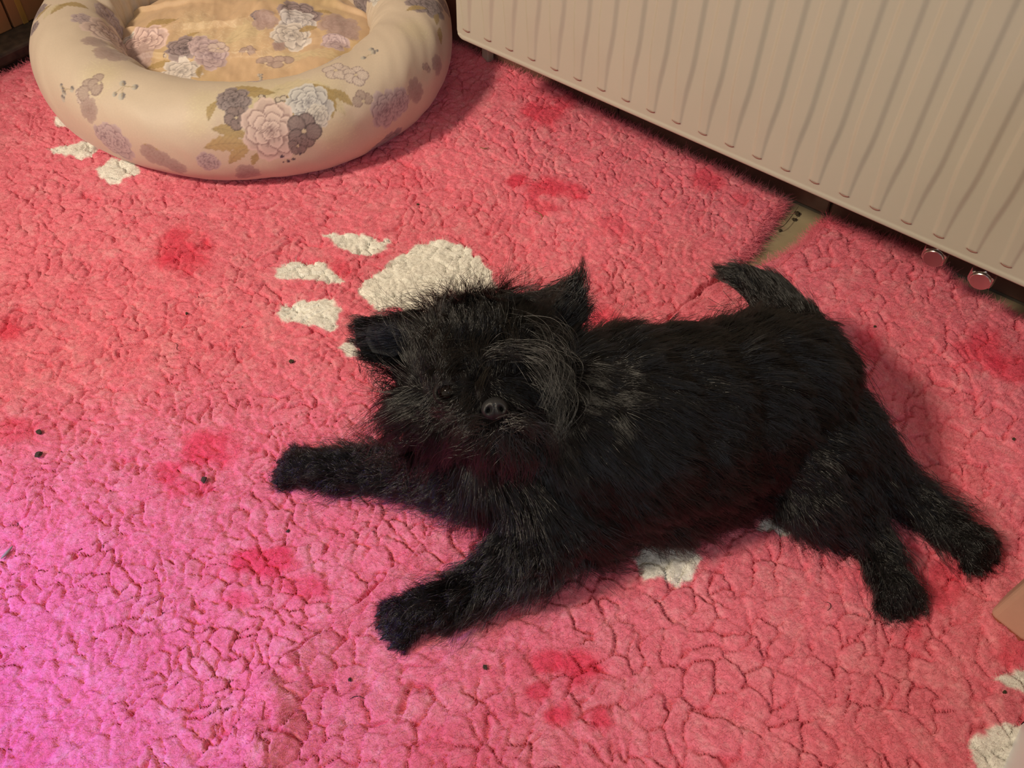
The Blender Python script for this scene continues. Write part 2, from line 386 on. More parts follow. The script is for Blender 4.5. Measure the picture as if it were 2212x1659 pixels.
def make_rug(name, label, gx, edges, cell, seed, depth, thick=.014, zbase=.001, fibres=100000, stretch=1.35):
    # edges: functions left(y), right(y), bottom, top(x)
    x0, x1, y0, y1, fl, frt, ftp = edges
    nxr = int((x1 - x0) / gx); nyr = int((y1 - y0) / gx)
    u = np.linspace(0, 1, nxr); v = np.linspace(0, 1, nyr); U, Vv = np.meshgrid(u, v)
    Y = y0 + Vv * (y1 - y0)
    L = fl(Y); R_ = frt(Y); X = L + U * (R_ - L)
    T = ftp(X); Y = y0 + Vv * (T - y0)
    x = X.ravel(); y = Y.ravel()
    wx = x + (fbm(x * 60, y * 60, seed + 2) - .5) * .007 + (fbm(x * 26, y * 26, seed) - .5) * .034 + (fbm(x * 120, y * 120, seed + 3) - .5) * .005
    wy = y + (fbm(x * 60, y * 60, seed + 4) - .5) * .007 + (fbm(x * 26, y * 26, seed + 11) - .5) * .034 + (fbm(x * 120, y * 120, seed + 5) - .5) * .005
    sh = .30
    f1, f2, rx, ry, cid = voro((wx + sh * wy * .35) / cell, np.log(1.15 + .72 * (wy + .2)) / .72 * stretch / cell, seed)
    e = f2 - f1
    gr = sstep(0, .15, e) ** .7
    brk = sstep(.34, .62, fbm(x * 38, y * 38, seed + 21))           # creases fade in places
    gr = 1 - (1 - gr) * (.16 + .68 * brk)
    g1, g2, sx_, sy_, c2 = voro(wx / (cell * .42) + 7, wy / (cell * .42 * stretch), seed + 1)
    g = sstep(0, .25, g2 - g1); gmask = sstep(.40, .62, fbm(x * 30, y * 30, seed + 31))
    g = 1 - (1 - g) * .55 * (1 - gmask * .4)
    ang = 6.28 * fbm(x * 3, y * 3, seed + 41)
    tilt = (rx * np.cos(ang) + ry * np.sin(ang))
    hgt = depth * gr + .0010 * (1 - np.clip(f1, 0, 1) ** 2) + .0018 * g * gr + .0012 * (cid - .5) + .0022 * tilt * gr + .005 * (fbm(x * 9, y * 9, seed + 51) - .5) + .0016 * (fbm(x * 300, y * 300, seed + 61, 2) - .5) + .0020 * (fbm(x * 75, y * 75, seed + 65, 3) - .5)
    # border falls off
    kL = np.where((Y < .80) & (x0 > -1), 14., 1.); kR = np.where((Y < .80) & (x0 < -1), 14., 1.)
    ed = np.minimum.reduce([(X - L) * kL, (R_ - X) * kR, (T - Y), (Y - y0)]).ravel()
    ed = ed + (fbm(x * 70, y * 70, seed + 71) - .5) * .006
    fall = np.sqrt(np.clip(ed / .010, 0, 1)) 
    z = zbase + (thick - depth + hgt) * (.12 + .88 * fall)
    for ridge in RIDGES.get(name, []): z = z + ridge(x, y)
    # border cells sway sideways so the edge is tufted
    Vt = np.stack([x, y, z], -1)
    idx = np.arange(len(x)).reshape(nyr, nxr)
    q = np.stack([idx[:-1, :-1], idx[:-1, 1:], idx[1:, 1:], idx[1:, :-1]], -1).reshape(-1, 4)
    # underside rim
    loop = np.concatenate([idx[0, :], idx[1:, -1], idx[-1, -2::-1], idx[-2:0:-1, 0]])
    nv = len(Vt); bk = Vt[loop].copy(); bk[:, 2] = zbase * .5
    n = len(loop); li = np.arange(n)
    q2 = np.stack([loop, nv + li, nv + (li + 1) % n, loop[(li + 1) % n]], -1)
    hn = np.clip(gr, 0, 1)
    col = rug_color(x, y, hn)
    rowp = idx.reshape(nyr, nxr)
    me = np_mesh(name, np.concatenate([Vt, bk]), np.concatenate([q, q2]))
    ca = me.color_attributes.new('Col', 'FLOAT_COLOR', 'POINT')
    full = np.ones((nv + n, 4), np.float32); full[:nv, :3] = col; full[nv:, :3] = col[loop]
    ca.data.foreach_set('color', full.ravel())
    o = link(name, me, M_rug); tag(o, label, 'rug')
    # pile fibres
    Z = z.reshape(nyr, nxr); gy, gx_ = np.gradient(Z); du = np.gradient(X, axis=1); dv = np.gradient(Y, axis=0)
    Nn = np.stack([-(gx_ / du).ravel(), -(gy / dv).ravel(), np.ones(len(x))], -1)
    px_, py_ = pr(Vt)
    vis = (px_ > -140) & (px_ < 2350) & (py_ > -140) & (py_ < 1800)
    edge_w = np.where(ed < .012, 3.5, 1.)
    wgt = vis * edge_w * (.3 + .7 * hn)
    ids = rng.choice(len(x), fibres, p=wgt / wgt.sum())
    p0 = Vt[ids] + np.stack([rng.uniform(-.5, .5, fibres) * gx, rng.uniform(-.5, .5, fibres) * gx, np.full(fibres, -.001)], -1)
    Nk = Nn[ids]; Nk /= np.linalg.norm(Nk, axis=1)[:, None]
    # outward lean at the border
    flow = np.stack([fbm(x[ids] * 25, y[ids] * 25, seed + 81) - .5, fbm(x[ids] * 25, y[ids] * 25, seed + 91) - .5, np.zeros(fibres)], -1) * 2.0
    out = np.zeros((fibres, 3)); Tt = T.ravel()[ids]; Ll = L.ravel()[ids]; Rr = R_.ravel()[ids]
    out[:, 1] += 1.6 * (1 - sstep(0, .016, Tt - y[ids])); fy_ = np.where(y[ids] < .80, .15, 1.); out[:, 0] += 1.3 * (1 - sstep(0, .016, Rr - x[ids])) * (fy_ if x0 < -1 else 1); out[:, 0] -= 1.3 * (1 - sstep(0, .016, x[ids] - Ll)) * (1 if x0 < -1 else fy_)
    dr = Nk * .9 + flow + out + rng.normal(0, .55, (fibres, 3)); dr[:, 2] = np.abs(dr[:, 2]) * .6 + .12
    dr /= np.linalg.norm(dr, axis=1)[:, None]
    ln = rng.uniform(.0022, .0062, fibres) * (1 + .8 * np.clip(np.abs(out).sum(1), 0, 1))
    bend = rng.normal(0, .5, (fibres, 3)); npt = 4; t = np.linspace(0, 1, npt)
    pts = p0[:, None] + ln[:, None, None] * (dr[:, None] * t[None, :, None] + bend[:, None] * (t ** 2)[None, :, None] * .7)
    pts[..., 2] = np.maximum(pts[..., 2], .0015)
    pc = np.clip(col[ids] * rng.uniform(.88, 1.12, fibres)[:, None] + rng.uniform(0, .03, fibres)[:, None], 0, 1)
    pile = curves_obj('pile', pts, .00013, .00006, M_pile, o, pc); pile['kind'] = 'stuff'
    return o

def curves_obj(name, pts, r0, r1, material, parent, colors=None):
    n, k, _ = pts.shape
    hc = bpy.data.hair_curves.new(name)
    hc.add_curves([k] * n)
    hc.points.foreach_set('position', pts.astype(np.float32).ravel())
    a = hc.attributes.get('radius') or hc.attributes.new('radius', 'FLOAT', 'POINT')
    r0 = np.broadcast_to(np.asarray(r0, np.float32), (n,)); r1 = np.broadcast_to(np.asarray(r1, np.float32), (n,))
    t = np.linspace(0, 1, k)[None]
    a.data.foreach_set('value', (r0[:, None] * (1 - t) + r1[:, None] * t).astype(np.float32).ravel())
    if colors is not None:
        c = hc.attributes.new('Col', 'FLOAT_COLOR', 'CURVE')
        c.data.foreach_set('color', np.concatenate([colors, np.ones((n, 1))], 1).astype(np.float32).ravel())
    hc.materials.append(material)
    o = bpy.data.objects.new(name, hc); C.objects.link(o)
    if parent is not None: o.parent = parent
    return o

def seam_x(y, off=0.0):
    base_ = np.interp(y, [-.2, .07, .13, .40, .76, .83, .90, .96], [-.262, -.273, -.314, -.292, -.272, -.262, -.262, -.262])
    return base_ + .030 * (fbm(y * 11, y * 0 + 6.3, 15, 2) - .5) * (1 - sstep(.7, .8, y)) + .012 * (fbm(y * 40, y * 0 + 3.3, 5) - .5) + off
top1 = lambda X: np.interp(X, [-1.3, -.80, -.60, -.45, -.30, -.2], [.945, .949, .949, .936, .934, .936]) + .012 * (fbm(X * 45, X * 0 + 1.7, 8, 3) - .5)
top2 = lambda X: np.interp(X, [-.30, -.25, -.22, -.15, -.10, -.05, 0.03, .4], [.80, .875, .925, .943, .945, .925, .908, .902]) + .014 * (fbm(X * 45, X * 0 + 4.7, 18, 3) - .5)
left1 = lambda Y: np.full(Y.shape, -1.255) + .006 * (fbm(Y * 40, Y * 0, 6) - .5)
def seam_l(Y): return seam_x(Y, .0) - .004 * (Y < .8) - .010 * sstep(.8, .92, Y)
def seam_r(Y): return seam_x(Y, -.010) + .048 * sstep(.80, .88, Y)
def ridge_seam(x, y):
    d = x - seam_x(y)
    return .013 * np.exp(-(d / .022) ** 2) * (1 - sstep(.12, .18, y)) * (fbm(x * 40, y * 40, 77) * 1.6)
RIDGES = {'fleece_rug': [lambda x, y: ridge_seam(x, y)]}
r1 = make_rug('fleece_rug', 'pink fleece rug with large white paw print, lying under the dog bed', .0015,
         (-1.255, -.26, -.12, .94, left1, seam_l, top1), .0132, 100, .0055, fibres=170000, stretch=1.05)
r2 = make_rug('fleece_rug', 'thicker pink fleece rug under the hind legs, by the chrome valve nuts', .0016,
         (-.30, .36, -.12, .93, seam_r, lambda Y: np.full(Y.shape, .36), top2), .0190, 200, .0056, thick=.0150, fibres=120000, stretch=1.15)

# ------------------------------------------------------------------ dog bed
bed = thing('dog_bed', 'oval cream dog bed with grey and lilac flower print, in the corner', 'dog bed', (-.965, .695, .016))
BCX, BCY, BA, BB, BR, BH, BZ = -.9906, .7124, .284, .2692, .0545, .114, .013
TINT = np.array([.79, .79, .74])
class Painter:
    def __init__(s, V, N, base):
        s.V = V; s.N = N; s.col = base.copy(); s.px, s.py = pr(V)
        s.dist = np.linalg.norm(V - CAM, axis=1); vd = (CAM - V) / s.dist[:, None]; s.face = (vd * N).sum(1)
    def anchor(s, px, py):
        d2 = (s.px - px) ** 2 + (s.py - py) ** 2 + np.where(s.face > 0.02, 0, 1e9)
        c = np.where(d2 < max(25, d2.min() * 1.5 + 1))[0]
        if d2.min() > 60 ** 2: return None
        return c[np.argmin(s.dist[c])]
    def local(s, i, size, rot_, up=None):
        n = s.N[i]; upv = UP if up is None else up; rt = np.cross(upv, n); rt /= np.linalg.norm(rt) + 1e-9; u2 = np.cross(n, rt)
        d = s.V - s.V[i]; k = np.where((np.abs(d).max(1) < size * 1.5) & ((s.N @ n) > -.2))[0]; d = d[k]
        u = d @ rt; v = d @ u2; c, sn = math.cos(rot_), math.sin(rot_)
        return k, (c * u + sn * v) / size, (-sn * u + c * v) / size
    def blend(s, k, c, al): s.col[k] = s.col[k] * (1 - al)[:, None] + c * al[:, None]
def paint(P, i, kind, size, rot_, seed, up=None):
    r = np.random.default_rng(seed)
    k, u, v = P.local(i, size, rot_, up)
    if len(k) < 6: return
    rho = np.sqrt(u * u + v * v) + 1e-6; th = np.arctan2(v, u)
    wob = .12 * (fbm(u * 4 + seed, v * 4, seed) - .5)
    if kind in ('pinkrose', 'lilac', 'white', 'dark', 'blue', 'faded'):
        pal = {'pinkrose': ([.82, .64, .62], [.27, .17, .18]), 'lilac': ([.62, .50, .54], [.25, .18, .22]), 'white': ([.80, .76, .74], [.27, .25, .26]),
               'dark': ([.38, .31, .34], [.09, .07, .085]), 'blue': ([.74, .72, .75], [.23, .22, .26]), 'faded': ([.50, .38, .37], [.36, .25, .24])}[kind]
        A = np.array(pal[0]); B = np.array(pal[1]); fade = .8 if kind == 'faded' else .96
        for layer, (ro, np_, sa, sb) in enumerate(((.60, 7, .44, .34), (.44, 6, .38, .28), (.28, 5, .30, .22), (.12, 4, .20, .14))):
            off = r.uniform(0, 6.28)
            for j in r.permutation(np_):
                a = off + 2 * math.pi * j / np_ + r.uniform(-.15, .15); ca_, sa_ = math.cos(a), math.sin(a); q0 = ro * r.uniform(.85, 1.1)
                al_ = u * ca_ + v * sa_ - q0; ac = -u * sa_ + v * ca_
                wv = .10 * np.sin(ac * 22 + j * 2 + seed) * .5 + wob * .8
                e_ = np.sqrt((al_ / sa) ** 2 + (ac / (sb * (1 + .35 * np.clip(al_ / sa, -1, 1)))) ** 2) + wv
                ins = 1 - sstep(.93, 1.0, e_); out_ = (1 - sstep(1.0, 1.16, e_)) * (layer > 0) * .8
                P.blend(k, (B * 1.15)[None] * np.ones((len(k), 1)), out_ * (1 - ins) * fade)
                g_ = np.clip(.62 - .55 * al_ / sa, 0, 1) ** 1.5 * .9 + .30 * (np.sin(ac / sb * 9 + al_ * 5 + j) > .35) * (al_ < .1) - .5 * sstep(.74, .92, e_)
                g_ = np.clip(g_ + .12 * (layer == 0), 0, 1)
                P.blend(k, A[None] * (1 - g_)[:, None] + B[None] * g_[:, None], ins * fade)
    elif kind in ('pansy', 'darkpansy', 'fan'):
        pal = {'pansy': ([.76, .64, .61], [.30, .22, .24]), 'darkpansy': ([.32, .24, .25], [.09, .065, .075]), 'fan': ([.52, .41, .38], [.28, .20, .20])}[kind]
        A = np.array(pal[0]); B = np.array(pal[1]); npt = 5 if kind != 'fan' else 3
        for j in range(npt):
            a = j * 2 * math.pi / 5 + .3 * r.random(); cu, cv = .48 * math.cos(a), .48 * math.sin(a)
            dd = np.sqrt((u - cu) ** 2 + (v - cv) ** 2) + wob * .5
            ins = 1 - sstep(.45, .49, dd); sh = np.clip(sstep(.34, .46, dd) * .8 + .35 * (np.sin(np.arctan2(v, u) * 26) > .4) * sstep(.15, .5, rho) + .45 * (1 - sstep(.0, .45, rho)), 0, 1) ** 1.2
            P.blend(k, A[None] * (1 - sh)[:, None] + B[None] * sh[:, None], ins * .95)
        ce = 1 - sstep(.10, .14, rho + wob); P.blend(k, np.array([.72, .60, .46])[None] * np.ones((len(k), 1)), ce)
    elif kind in ('leaf', 'paleleaf', 'fullleaf'):
        A = {'leaf': np.array([.47, .34, .15]), 'paleleaf': np.array([.72, .62, .40]), 'fullleaf': np.array([.55, .40, .19])}[kind]
        wd = .36 * np.clip(1 - (np.abs(u)) ** 1.7, 0, 1) * (1 + .12 * np.sin(u * 22))
        ins = (1 - sstep(wd - .05, wd, np.abs(v + .18 * u * u - .05))) * (np.abs(u) < 1)
        vein = (np.abs(v + .18 * u * u - .05) < .025) * .4 + .25 * (np.sin((u - np.abs(v) * 1.2) * 26) > .5) + .5 * sstep(wd * .55, wd, np.abs(v)) * (v < 0)
        P.blend(k, A[None] * (1 - .45 * vein)[:, None], ins * (.88 if kind != 'paleleaf' else .5))
    elif kind in ('berries', 'buds', 'dots'):
        n = {'berries': 9, 'buds': 5, 'dots': 5}[kind]
        A, B = {'berries': ([.66, .57, .50], [.17, .13, .13]), 'buds': ([.60, .56, .52], [.20, .18, .20]), 'dots': ([.10, .075, .12], [.05, .035, .07])}[kind]
        for j in range(n):
            cu, cv = r.uniform(-.75, .75, 2) * (1, .55 if kind == 'berries' else .9); rr_ = r.uniform(.17, .26) if kind != 'dots' else r.uniform(.10, .18)
            dd = np.sqrt((u - cu) ** 2 + (v - cv) ** 2); ins = 1 - sstep(rr_ - .03, rr_, dd)
            ring_ = sstep(rr_ * .62, rr_ * .8, dd) if kind != 'buds' else sstep(-.1, .14, (u - cu))
            P.blend(k, np.array(A)[None] * (1 - ring_)[:, None] + np.array(B)[None] * ring_[:, None], ins)
            if kind == 'buds':
                st = (np.abs(v * cu - u * cv) / (math.hypot(cu, cv) + 1e-6) < .035) * (rho < math.hypot(cu, cv)) * ((u * cu + v * cv) > 0)
                P.blend(k, np.array([[.45, .36, .24]]) * np.ones((len(k), 1)), st * .7)
    elif kind == 'sprig':
        l = np.abs(np.sin(u * 9 + np.sin(v * 7 + seed) * 2) * np.cos(v * 9 + seed + u * 3))
        al = sstep(.90, .985, 1 - np.abs(l - .4)) * (1 - sstep(.7, 1., rho)) * .5
        P.blend(k, np.array([[.84, .76, .58]]) * np.ones((len(k), 1)), al)
        P.blend(k, np.array([[.74, .64, .42]]) * np.ones((len(k), 1)), (1 - sstep(.2, 1., rho)) * .35)

# bolster
NT, NP_ = 1000, 300
th = np.linspace(0, 2 * math.pi, NT, endpoint=False); phi = np.linspace(0, 2 * math.pi, NP_, endpoint=False)
T_, P_ = np.meshgrid(th, phi, indexing='ij')
def wrapn(a, b, sd, o=3): return fbm(np.cos(T_) * a + np.sin(P_) * b + 20, np.sin(T_) * a + np.cos(P_) * b + 20, sd, o)
lump = 1 + .03 * (wrapn(1.6, 0, 301) - .5) + .035 * np.sin(T_ * 3 + 1) * .5
cosP, sinP = np.cos(P_), np.sin(P_)
se = lambda c, p: np.sign(c) * np.abs(c) ** p
rad_ = se(cosP, .92); hgt = se(sinP, .90)
pk = np.exp(-((P_ - math.pi * .93) / .55) ** 2)               # puckers toward the inner seam
puck = (wrapn(14, .8, 311) - .5) * .015 * pk + (wrapn(4, .9, 321) - .5) * .008
crease = -.010 * np.exp(-((((T_ - 3.78 + math.pi) % (2 * math.pi)) - math.pi) / .05) ** 2) * np.exp(-((P_ - 2.1) / .7) ** 2)
rr_t = BR * lump + puck + crease
hh = BH / 2 * (lump ** .5) + puck * .8 + crease
Xb = BCX + (BA - BR + rr_t * rad_) * np.cos(T_); Yb = BCY + (BB - BR + rr_t * rad_) * np.sin(T_)
Zb = BZ + BH / 2 + hh * hgt; Zb = np.maximum(Zb, BZ)
Yb = np.where(Yb > .93, .93 + .024 * np.tanh((Yb - .93) / .024), Yb); Xb = np.where(Xb < -1.235, -1.235 + .022 * -np.tanh((-1.235 - Xb) / .022), Xb)
V = np.stack([Xb, Yb, Zb], -1).reshape(-1, 3)
idx = np.arange(NT * NP_).reshape(NT, NP_); a = idx; b = np.roll(idx, -1, 0); c_ = np.roll(b, -1, 1); d_ = np.roll(a, -1, 1)
q = np.stack([a, b, c_, d_], -1).reshape(-1, 4)
def grid_normals(V3):
    du = np.roll(V3, -1, 0) - np.roll(V3, 1, 0); dv = np.roll(V3, -1, 1) - np.roll(V3, 1, 1)
    n = np.cross(du, dv); return n / (np.linalg.norm(n, axis=-1, keepdims=True) + 1e-9)
V3 = V.reshape(NT, NP_, 3); N3 = grid_normals(V3)
cen3 = np.stack([BCX + (BA - BR) * np.cos(T_), BCY + (BB - BR) * np.sin(T_), np.full(T_.shape, BZ + BH / 2)], -1)
if ((V3 - cen3) * N3).sum() < 0: N3 = -N3; q = q[:, ::-1]
N = N3.reshape(-1, 3)
tn = wrapn(3, 1, 331).ravel()
basec = np.array([.72, .60, .505])[None] * (1 + .06 * (tn - .5))[:, None]
basec = basec * (1 + .0 * tn)[:, None]
P = Painter(V, N, basec)
S = 1 / 1500.
fl = [('sprig',560,190,110,0),('sprig',440,215,45,0),('sprig',425,265,40,1),('sprig',700,190,60,0),('sprig',730,290,60,1),('sprig',215,160,60,0),('sprig',810,330,50,0),('paleleaf',640,185,70,.2),('paleleaf',560,225,60,1.),('paleleaf',720,215,40,-.6),
 ('leaf',520,190,40,.25),('leaf',605,225,45,.8),('leaf',640,240,40,2.),('leaf',705,200,38,-.9),('leaf',715,222,30,-1.2),('leaf',740,205,30,-.5),('leaf',493,284,38,-.2),('fullleaf',487,316,48,.12),('fullleaf',515,337,36,.75),('leaf',548,345,20,1.2),('leaf',457,232,24,1.2),('leaf',560,262,28,.3),('leaf',330,330,26,-1.),('leaf',545,195,45,.1),
 ('dark',503,212,36,0.3),('darkpansy',510,250,26,.9),('berries',588,211,30,0),('blue',667,218,46,.2),('white',690,255,26,0),('pinkrose',581,284,62,.1),('darkpansy',660,287,38,1.2),('darkpansy',648,318,22,.4),('dots',628,343,26,0),
 ('lilac',448,354,24,0),('faded',538,376,24,0),('faded',525,385,16,0),('pansy',725,147,30,.3),('pansy',770,158,28,1.2),('buds',803,112,26,.3),('fan',788,218,24,.6),('lilac',838,242,40,0),('lilac',868,225,30,.5),('faded',900,197,24,0),
 ('buds',265,182,32,0.2),('pansy',175,205,20,0),('fan',190,198,32,.4),('fan',212,175,26,1.8),('buds',138,192,28,1.0),('faded',188,240,24,.5),('lilac',248,312,42,.3),('lilac',222,298,26,.0),('faded',325,338,28,.3),('faded',350,350,24,0),('faded',378,365,24,.9),
 ('lilac',183,38,22,0),('faded',208,85,24,0),('faded',228,72,20,0),('leaf',218,105,16,0),('faded',242,110,34,.5),('lilac',236,30,28,1),('lilac',258,60,24,1),('lilac',258,95,24,.4),('leaf',88,22,22,1.3),('leaf',125,12,24,1.1),('paleleaf',105,20,26,1.4),('leaf',160,5,26,.0),('dark',70,12,20,0),('dark',68,60,16,0),
 ('dark',925,5,40,0.2),('darkpansy',965,10,24,0),('leaf',900,12,24,.3),('leaf',948,38,20,1.1),('leaf',955,75,22,1.4),('faded',950,140,22,0),('sprig',900,60,50,0),('fan',925,150,14,0),('faded',905,205,20,0),('dark',772,8,26,.4)]
for j, (kd, px, py, sz, ro) in enumerate(fl):
    i = P.anchor(px, py)
    if i is None: continue
    paint(P, i, kd, sz * S * P.dist[i] / 1.30 * (1.0 if sz < 60 else .98), ro, 500 + j)
# the print goes on round the sides and back
for j in range(60):
    tj = rng.uniform(0, 2 * math.pi); pj = rng.uniform(-.9, 2.6)
    i = int(tj / (2 * math.pi) * NT) % NT * NP_ + int((pj % (2 * math.pi)) / (2 * math.pi) * NP_) % NP_
    if 0 < P.px[i] < 2212 and P.py[i] > -15 and P.face[i] > -.05: continue
    kd = ['lilac', 'pinkrose', 'white', 'dark', 'leaf', 'faded', 'buds', 'pansy'][j % 8]
    paint(P, i, kd, rng.uniform(.016, .036), rng.uniform(0, 6), 900 + j, up=np.array([.1, .1, 1.]))
me = np_mesh('bolster', V - np.array([-.965, .695, .016]), q)
ca = me.color_attributes.new('Col', 'FLOAT_COLOR', 'POINT')
ca.data.foreach_set('color', np.concatenate([np.clip(P.col * TINT, 0, 1), np.ones((len(V), 1))], 1).astype(np.float32).ravel())
bol = link('bolster', me, M_fabric, bed)
# inner cushion
n = 330; gx = np.linspace(-1, 1, n); GX, GY = np.meshgrid(gx, gx)
r2_ = np.sqrt(GX ** 2 + GY ** 2) + 1e-9; mx_ = np.maximum(np.abs(GX), np.abs(GY)); k_ = mx_ / r2_
DX, DY = GX * k_, GY * k_                                      # square mapped to disc
rd = np.sqrt(DX ** 2 + DY ** 2)
ia, ib = BA - BR * 1.45, BB - BR * 1.45
Xq = BCX + DX * ia; Yq = BCY + DY * ib
wr = (fbm(Xq * 22 + Yq * 8, Yq * 14, 401, 4) - .5)
fold = np.abs(((Xq * 1.0 - Yq * .6) * 9 + fbm(Xq * 7, Yq * 7, 411) * 2.2) % 1 - .5) * 2
Zq = BZ + .050 + .022 * (1 - rd ** 3) + wr * .020 * (1 - rd ** 4) + .006 * sstep(.75, 1., fold) - .010 * np.exp(-((rd - .93) / .08) ** 2)
Zq = Zq + .012 * np.exp(-(((Xq + 1.02) / .05) ** 2 + ((Yq - .80) / .10) ** 2))
Vq = np.stack([Xq, Yq, Zq], -1)
gv, gu = np.gradient(Vq, axis=0), np.gradient(Vq, axis=1); Nq = np.cross(gu, gv); Nq /= np.linalg.norm(Nq, axis=-1, keepdims=True) + 1e-9
Vq = Vq.reshape(-1, 3); Nq = Nq.reshape(-1, 3)
idx = np.arange(n * n).reshape(n, n); q = np.stack([idx[:-1, :-1], idx[:-1, 1:], idx[1:, 1:], idx[1:, :-1]], -1).reshape(-1, 4)
tn = fbm(Vq[:, 0] * 10, Vq[:, 1] * 10, 421, 3)[:, None]
bc = np.array([.64, .47, .31])[None] * (1 - sstep(.4, .6, tn)) + np.array([.64, .50, .29])[None] * sstep(.4, .6, tn)
P = Painter(Vq, Nq, bc)
fl = [('sprig',520,75,70,0),('sprig',420,50,50,0),('paleleaf',540,60,60,.5),('paleleaf',640,120,50,.2),('sprig',600,120,50,0),('leaf',330,45,24,.8),('leaf',355,42,26,.3),('leaf',315,55,18,1.8),('paleleaf',430,75,30,0),('leaf',412,72,18,1.),('leaf',435,90,16,2.),
 ('white',285,88,34,0),('pinkrose',312,84,46,0),('faded',292,125,34,0),('berries',348,112,20,.4),('dark',398,100,40,0),('lilac',430,88,22,.3),('leaf',345,135,26,.4),('white',388,150,40,.1),('leaf',432,150,18,1.4),('lilac',455,112,34,.6),('pansy',470,100,22,0),('fan',529,107,18,0),('fan',575,132,24,0),('fan',612,130,26,.8),('buds',552,163,16,0),
 ('dark',650,26,40,.2),('blue',640,42,36,.4),('white',628,72,42,.1),('leaf',668,58,22,.4),('leaf',700,20,20,0),('faded',735,48,44,0),('lilac',722,86,28,.2),('faded',755,70,22,0),('dark',556,26,12,0),('faded',570,40,24,.3),('paleleaf',690,110,50,-.2),('faded',600,90,14,0)]
for j, (kd, px, py, sz, ro) in enumerate(fl):
    i = P.anchor(px, py)
    if i is None: continue
    paint(P, i, kd, sz * S * P.dist[i] / 1.30, ro, 700 + j)
me = np_mesh('cushion', Vq - np.array([-.965, .695, .016]), q)
ca = me.color_attributes.new('Col', 'FLOAT_COLOR', 'POINT')
ca.data.foreach_set('color', np.concatenate([np.clip(P.col * np.array([.95, .90, .85]), 0, 1), np.ones((len(Vq), 1))], 1).astype(np.float32).ravel())
cu = link('cushion', me, M_fabric, bed)
# bed floor panel closes the ring below
bm = bmesh.new()
bmesh.ops.create_cone(bm, cap_ends=True, segments=64, radius1=.2, radius2=.2, depth=.010, matrix=Matrix.Translation((0, 0, .006)))
link('base_panel', bm_mesh('base_panel', bm), M_fabric, bed)

# ------------------------------------------------------------------ the dog
DOG0 = np.array([-.21, .44, .02])
dog = thing('dog', 'small shaggy black dog sprawled on the pink rugs, looking up', 'dog', tuple(DOG0))
# chains: (px, py, z, radius); flow runs along each chain
hc = un(1033, 812, .165)
Fh = CAM - hc; Fh /= np.linalg.norm(Fh)                 # face looks up into the lens
Uh = UP + .10 * -RIGHT; Uh -= Fh * (Uh @ Fh); Uh /= np.linalg.norm(Uh); Rh = np.cross(Uh, Fh)
def HD(a, b, c): return hc + Rh * a + Uh * b + Fh * c
def J(*j): return [(un(x, y, z), r) for x, y, z, r in j]
chains = {
 'torso': J((1185, 915, .118, .068), (1270, 925, .110, .086), (1360, 925, .106, .093), (1470, 910, .102, .089), (1580, 885, .098, .084), (1650, 858, .096, .081), (1690, 835, .092, .070)),
 'chest': J((1120, 985, .100, .055), (1180, 1060, .080, .055), (1260, 1080, .070, .050)),
 'neck': J((1080, 840, .145, .052), (1150, 890, .130, .062), (1220, 915, .118, .068)),
 'belly': J((1330, 1060, .070, .044), (1450, 1060, .065, .046), (1560, 1030, .062, .042), (1650, 985, .062, .042)),
 'thigh_near': J((1705, 870, .090, .062), (1728, 960, .078, .058), (1756, 1035, .060, .047), (1810, 1090, .046, .034), (1858, 1133, .037, .021), (1895, 1185, .033, .0145), (1914, 1236, .031, .0155), (1934, 1270, .030, .0170)),
 'thigh_far': J((1712, 850, .086, .058), (1785, 935, .072, .050), (1868, 1008, .052, .034), (1932, 1050, .040, .021), (1992, 1092, .035, .0165), (2042, 1134, .032, .0150), (2076, 1156, .031, .0165), (2098, 1174, .030, .0170)),
 'arm_far': J((1130, 1010, .090, .045), (1040, 1035, .070, .036), (950, 1025, .052, .027), (860, 1012, .042, .021), (780, 1012, .037, .0175), (720, 1012, .035, .0175), (672, 1010, .033, .0185), (648, 1008, .031, .0165)),
 'arm_near': J((1215, 1080, .080, .044), (1150, 1180, .062, .034), (1080, 1236, .047, .0235), (1008, 1277, .039, .0185), (953, 1307, .036, .0175), (912, 1315, .034, .0180), (880, 1332, .031, .0175)),
 'tail': J((1700, 790, .095, .055), (1698, 735, .110, .040), (1690, 690, .122, .027), (1664, 642, .130, .0205), (1630, 613, .135, .0145), (1592, 597, .135, .0090), (1560, 588, .133, .0045)),
}
head_blobs = [(HD(-.026, -.014, -.004), .044), (HD(.034, -.016, -.008), .042), (HD(0, .004, 0), .056), (HD(-.012, .014, -.004), .048), (HD(.016, .016, -.004), .048), (HD(0, -.020, .022), .042), (HD(-.020, -.022, .012), .036), (HD(.026, -.020, .012), .036),
              (HD(.012, -.026, .040), .023), (HD(.002, -.036, .034), .021), (HD(.022, -.036, .034), .021), (HD(.012, -.050, .026), .024), (HD(.010, -.060, .012), .022), (HD(0, .028, .020), .034)]
bm = bmesh.new()
def ball(c, r, sub=2):
    bmesh.ops.create_icosphere(bm, subdivisions=sub, radius=r, matrix=Matrix.Translation(Vector(c.tolist())))
for nm_, ch in chains.items():
    for (a, ra), (b, rb) in zip(ch, ch[1:]):
        L = np.linalg.norm(b - a); k = max(2, int(L / (min(ra, rb) * .28)))
        for t in np.linspace(0, 1, k): ball(a + (b - a) * t, ra + (rb - ra) * t)
for c, r in head_blobs: ball(c, r, 3)
